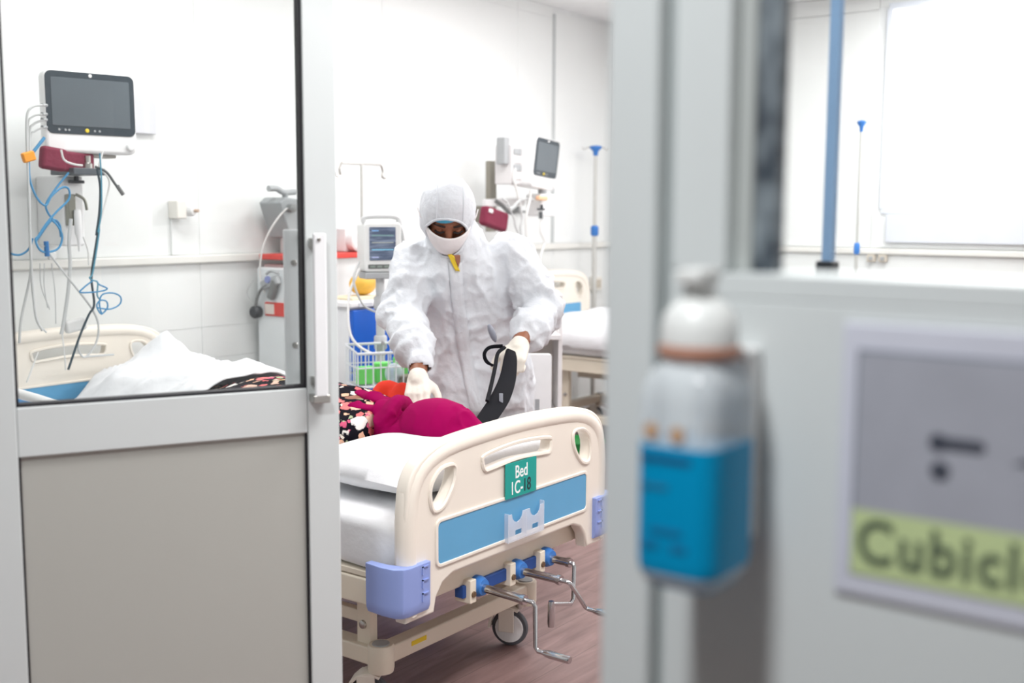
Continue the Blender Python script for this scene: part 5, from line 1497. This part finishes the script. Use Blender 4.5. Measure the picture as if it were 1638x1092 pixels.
bm_ = mat('black_webbing', (9, 10, 18), 0.8, var=0.08, spec=0.2)
band([(2.50, 1.985, 0.715), (2.60, 2.012, 0.752), (2.70, 2.045, 0.79), (2.79, 2.085, 0.835), (2.865, 2.13, 0.885), (2.90, 2.155, 0.905)], 0.056, 0.014, 'main_band', bm_, (0.9, 1.0, 1.05, 0.95, 0.8, 0.6))
band([(2.62, 2.035, 0.79), (2.70, 2.08, 0.83), (2.77, 2.12, 0.87), (2.83, 2.155, 0.905), (2.88, 2.165, 0.92)], 0.012, 0.008, 'thin_band', bm_)
band([(2.87, 2.165, 0.925), (2.845, 2.20, 0.92), (2.83, 2.21, 0.90), (2.835, 2.205, 0.875), (2.85, 2.19, 0.86)], 0.012, 0.008, 'loop', bm_)
MB().ball((2.865, 2.205, 0.965), 0.012, 0.016, 0.032, (CR, FORWARD, (UP + CR * -0.35).normalized()), 14, 10).build('grey_buckle', mat('buckle_grey', (130, 134, 146), 0.4), stp)
MB().obox((2.68, 2.028, 0.792), CR, FORWARD, UP, 0.012, 0.008, 0.03).build('reflective_tab', mat('tab_grey', (150, 154, 164), 0.4), stp, bevel=0.002)

# ------------------------------------------------------------------ hand-rub dispenser on the partition
dp = thing('hand_rub_dispenser', 'clear pump bottle of blue hand rub mounted on the partition', 'dispenser', (0.75, 0.376, 1.08))
bx0, bx1, by0, by1 = 0.700, 0.778, 0.343, 0.408


def bottle_rings(inset, prof):
    rings = []
    for z, sc in prof:
        cx, cy = (bx0 + bx1) / 2, (by0 + by1) / 2
        hx, hy = (bx1 - bx0) / 2 * sc - inset, (by1 - by0) / 2 * sc - inset
        r = min(0.016, hx * 0.6, hy * 0.6)
        rings.append([V(cx + a, cy + b, z) for a, b in rounded(-hx, -hy, hx, hy, r, 5)])
    return rings


LEVEL = 1.184
MB().loft(bottle_rings(0.0, [(1.078, 0.82), (1.081, 0.92), (1.088, 0.985), (1.096, 1.0), (1.215, 1.0), (1.228, 0.95), (1.238, 0.82), (1.243, 0.62), (1.248, 0.52)])).build(
    'bottle', glass_mat('clear_bottle', (0.93, 0.95, 0.96), 0.04, 0.1, 0.5, (0.90, 0.94, 0.96)), dp, smooth=50)


def liquid():
    m = mat('blue_hand_rub', (0, 146, 196), 0.35, var=0.02, spec=0.15)
    return m


MB().loft(bottle_rings(-0.0005, [(1.0775, 0.82), (1.084, 0.92), (1.09, 0.985), (1.098, 1.0), (LEVEL, 1.0)])).build('liquid', liquid(), dp, smooth=50)
MB().lathe([(0.029, 0), (0.0305, 0.002), (0.0305, 0.008), (0.027, 0.01)], (0.739, 0.3755, 1.246), (0, 0, 1), 28).build('orange_ring', mat('orange_ring', (190, 138, 116), 0.5), dp)
MB().lathe([(0.0285, 0), (0.0285, 0.010), (0.026, 0.022), (0.018, 0.031), (0.012, 0.034), (0.012, 0.05)], (0.739, 0.3755, 1.256), (0, 0, 1), 28).build('pump_cap', mat('white_pump', (232, 234, 232), 0.35), dp)
MB().obox((0.735, 0.3755, 1.306), (1, 0, 0), (0, 1, 0), (0, 0, 1), 0.034, 0.022, 0.012).build('pump_lever', mat('white_pump', (232, 234, 232)), dp, bevel=0.004)
MB().tube([(0.739, 0.3755, 1.25), (0.742, 0.3755, 1.09)], 0.0022, 8).build('dip_tube', M_WHITE, dp)
MB().box(0.776, 0.352, 1.10, 0.8, 0.40, 1.25).build('wall_holder', M_WHITE, dp, bevel=0.003)
# printed marks on the front of the bottle
fx = bx0 - 0.0012
for y, z, r in ((0.392, 1.195, 0.006), (0.371, 1.194, 0.006)):
    MB().lathe([(r, 0), (r, 0.0006)], (fx, y, z), (-1, 0, 0), 16).build('printed_emblem', mat('printed_orange', (196, 158, 122), 0.6), dp)
for (ya, yb_, za, zb, c) in ((0.400, 0.360, 1.173, 1.177, (20, 84, 130)), (0.400, 0.378, 1.153, 1.1555, (40, 112, 150)), (0.392, 0.366, 1.120, 1.124, (0, 112, 160)), (0.398, 0.385, 1.108, 1.113, (0, 112, 160)), (0.375, 0.362, 1.108, 1.113, (0, 112, 160))):
    MB().box(fx - 0.0004, yb_, za, fx + 0.0002, ya, zb).build('printed_line', mat('print_%d_%d' % (c[0], c[1]), c, 0.6), dp)

# ------------------------------------------------------------------ framed sign: Cubicle
sn = thing('cubicle_sign', 'framed paper sign lettered Cubicle beside the dispenser', 'sign', (0.795, 0.14, 1.07))


def sgn(y1, y0, z0, z1, t0, t1):
    return MB().box(PX0 - t1, y0, z0, PX0 - t0, y1, z1)


sgn(0.288, -0.01, 1.070, 1.273, 0.0, 0.004).build('frame', mat('pale_lilac_sleeve', (208, 210, 222), 0.3), sn, bevel=0.0015)
sgn(0.2765, 0.002, 1.086, 1.254, 0.004, 0.0046).build('border', mat('sign_border', (112, 118, 132), 0.5), sn)
sgn(0.2745, 0.004, 1.136, 1.252, 0.0046, 0.0052).build('grey_field', mat('sign_grey', (166, 168, 178), 0.45, var=0.05, scale=20), sn)
sgn(0.2755, 0.003, 1.087, 1.136, 0.0046, 0.0052).build('green_band', mat('sign_green', (196, 212, 158), 0.5), sn)
put('lettering', map_mesh(text_mesh('lettering', 'Cubicle', 0.046, 0.0002, 0.0010, 'LEFT', 1.12), lambda x, y, t: (PX0 - 0.0056 - t, 0.2715 - x * 0.85, 1.111 + y)), mat('sign_ink', (70, 84, 70), 0.6), sn, smooth=0)
ink = mat('sign_dark_ink', (66, 70, 82), 0.6)
put('pictogram', map_mesh(plate_mesh('pictogram', [rounded(-0.016, -0.0042, 0.02, 0.0042, 0.004)], 0.0003), facing_x(PX0 - 0.0056, 0.205, 1.1925)), ink, sn, smooth=0)
MB().lathe([(0.0065, 0), (0.0065, 0.0005)], (PX0 - 0.0053, 0.2165, 1.1925), (-1, 0, 0), 18).build('pictogram', ink, sn)
MB().lathe([(0.0068, 0), (0.0068, 0.0005)], (PX0 - 0.0053, 0.2145, 1.1725), (-1, 0, 0), 18).build('pictogram', ink, sn)
put('pictogram', map_mesh(plate_mesh('pictogram', [[(-0.012, -0.006), (0.012, -0.006), (0.012, 0.012), (0.002, 0.0)]], 0.0003), facing_x(PX0 - 0.0056, 0.155, 1.190)), ink, sn, smooth=0)
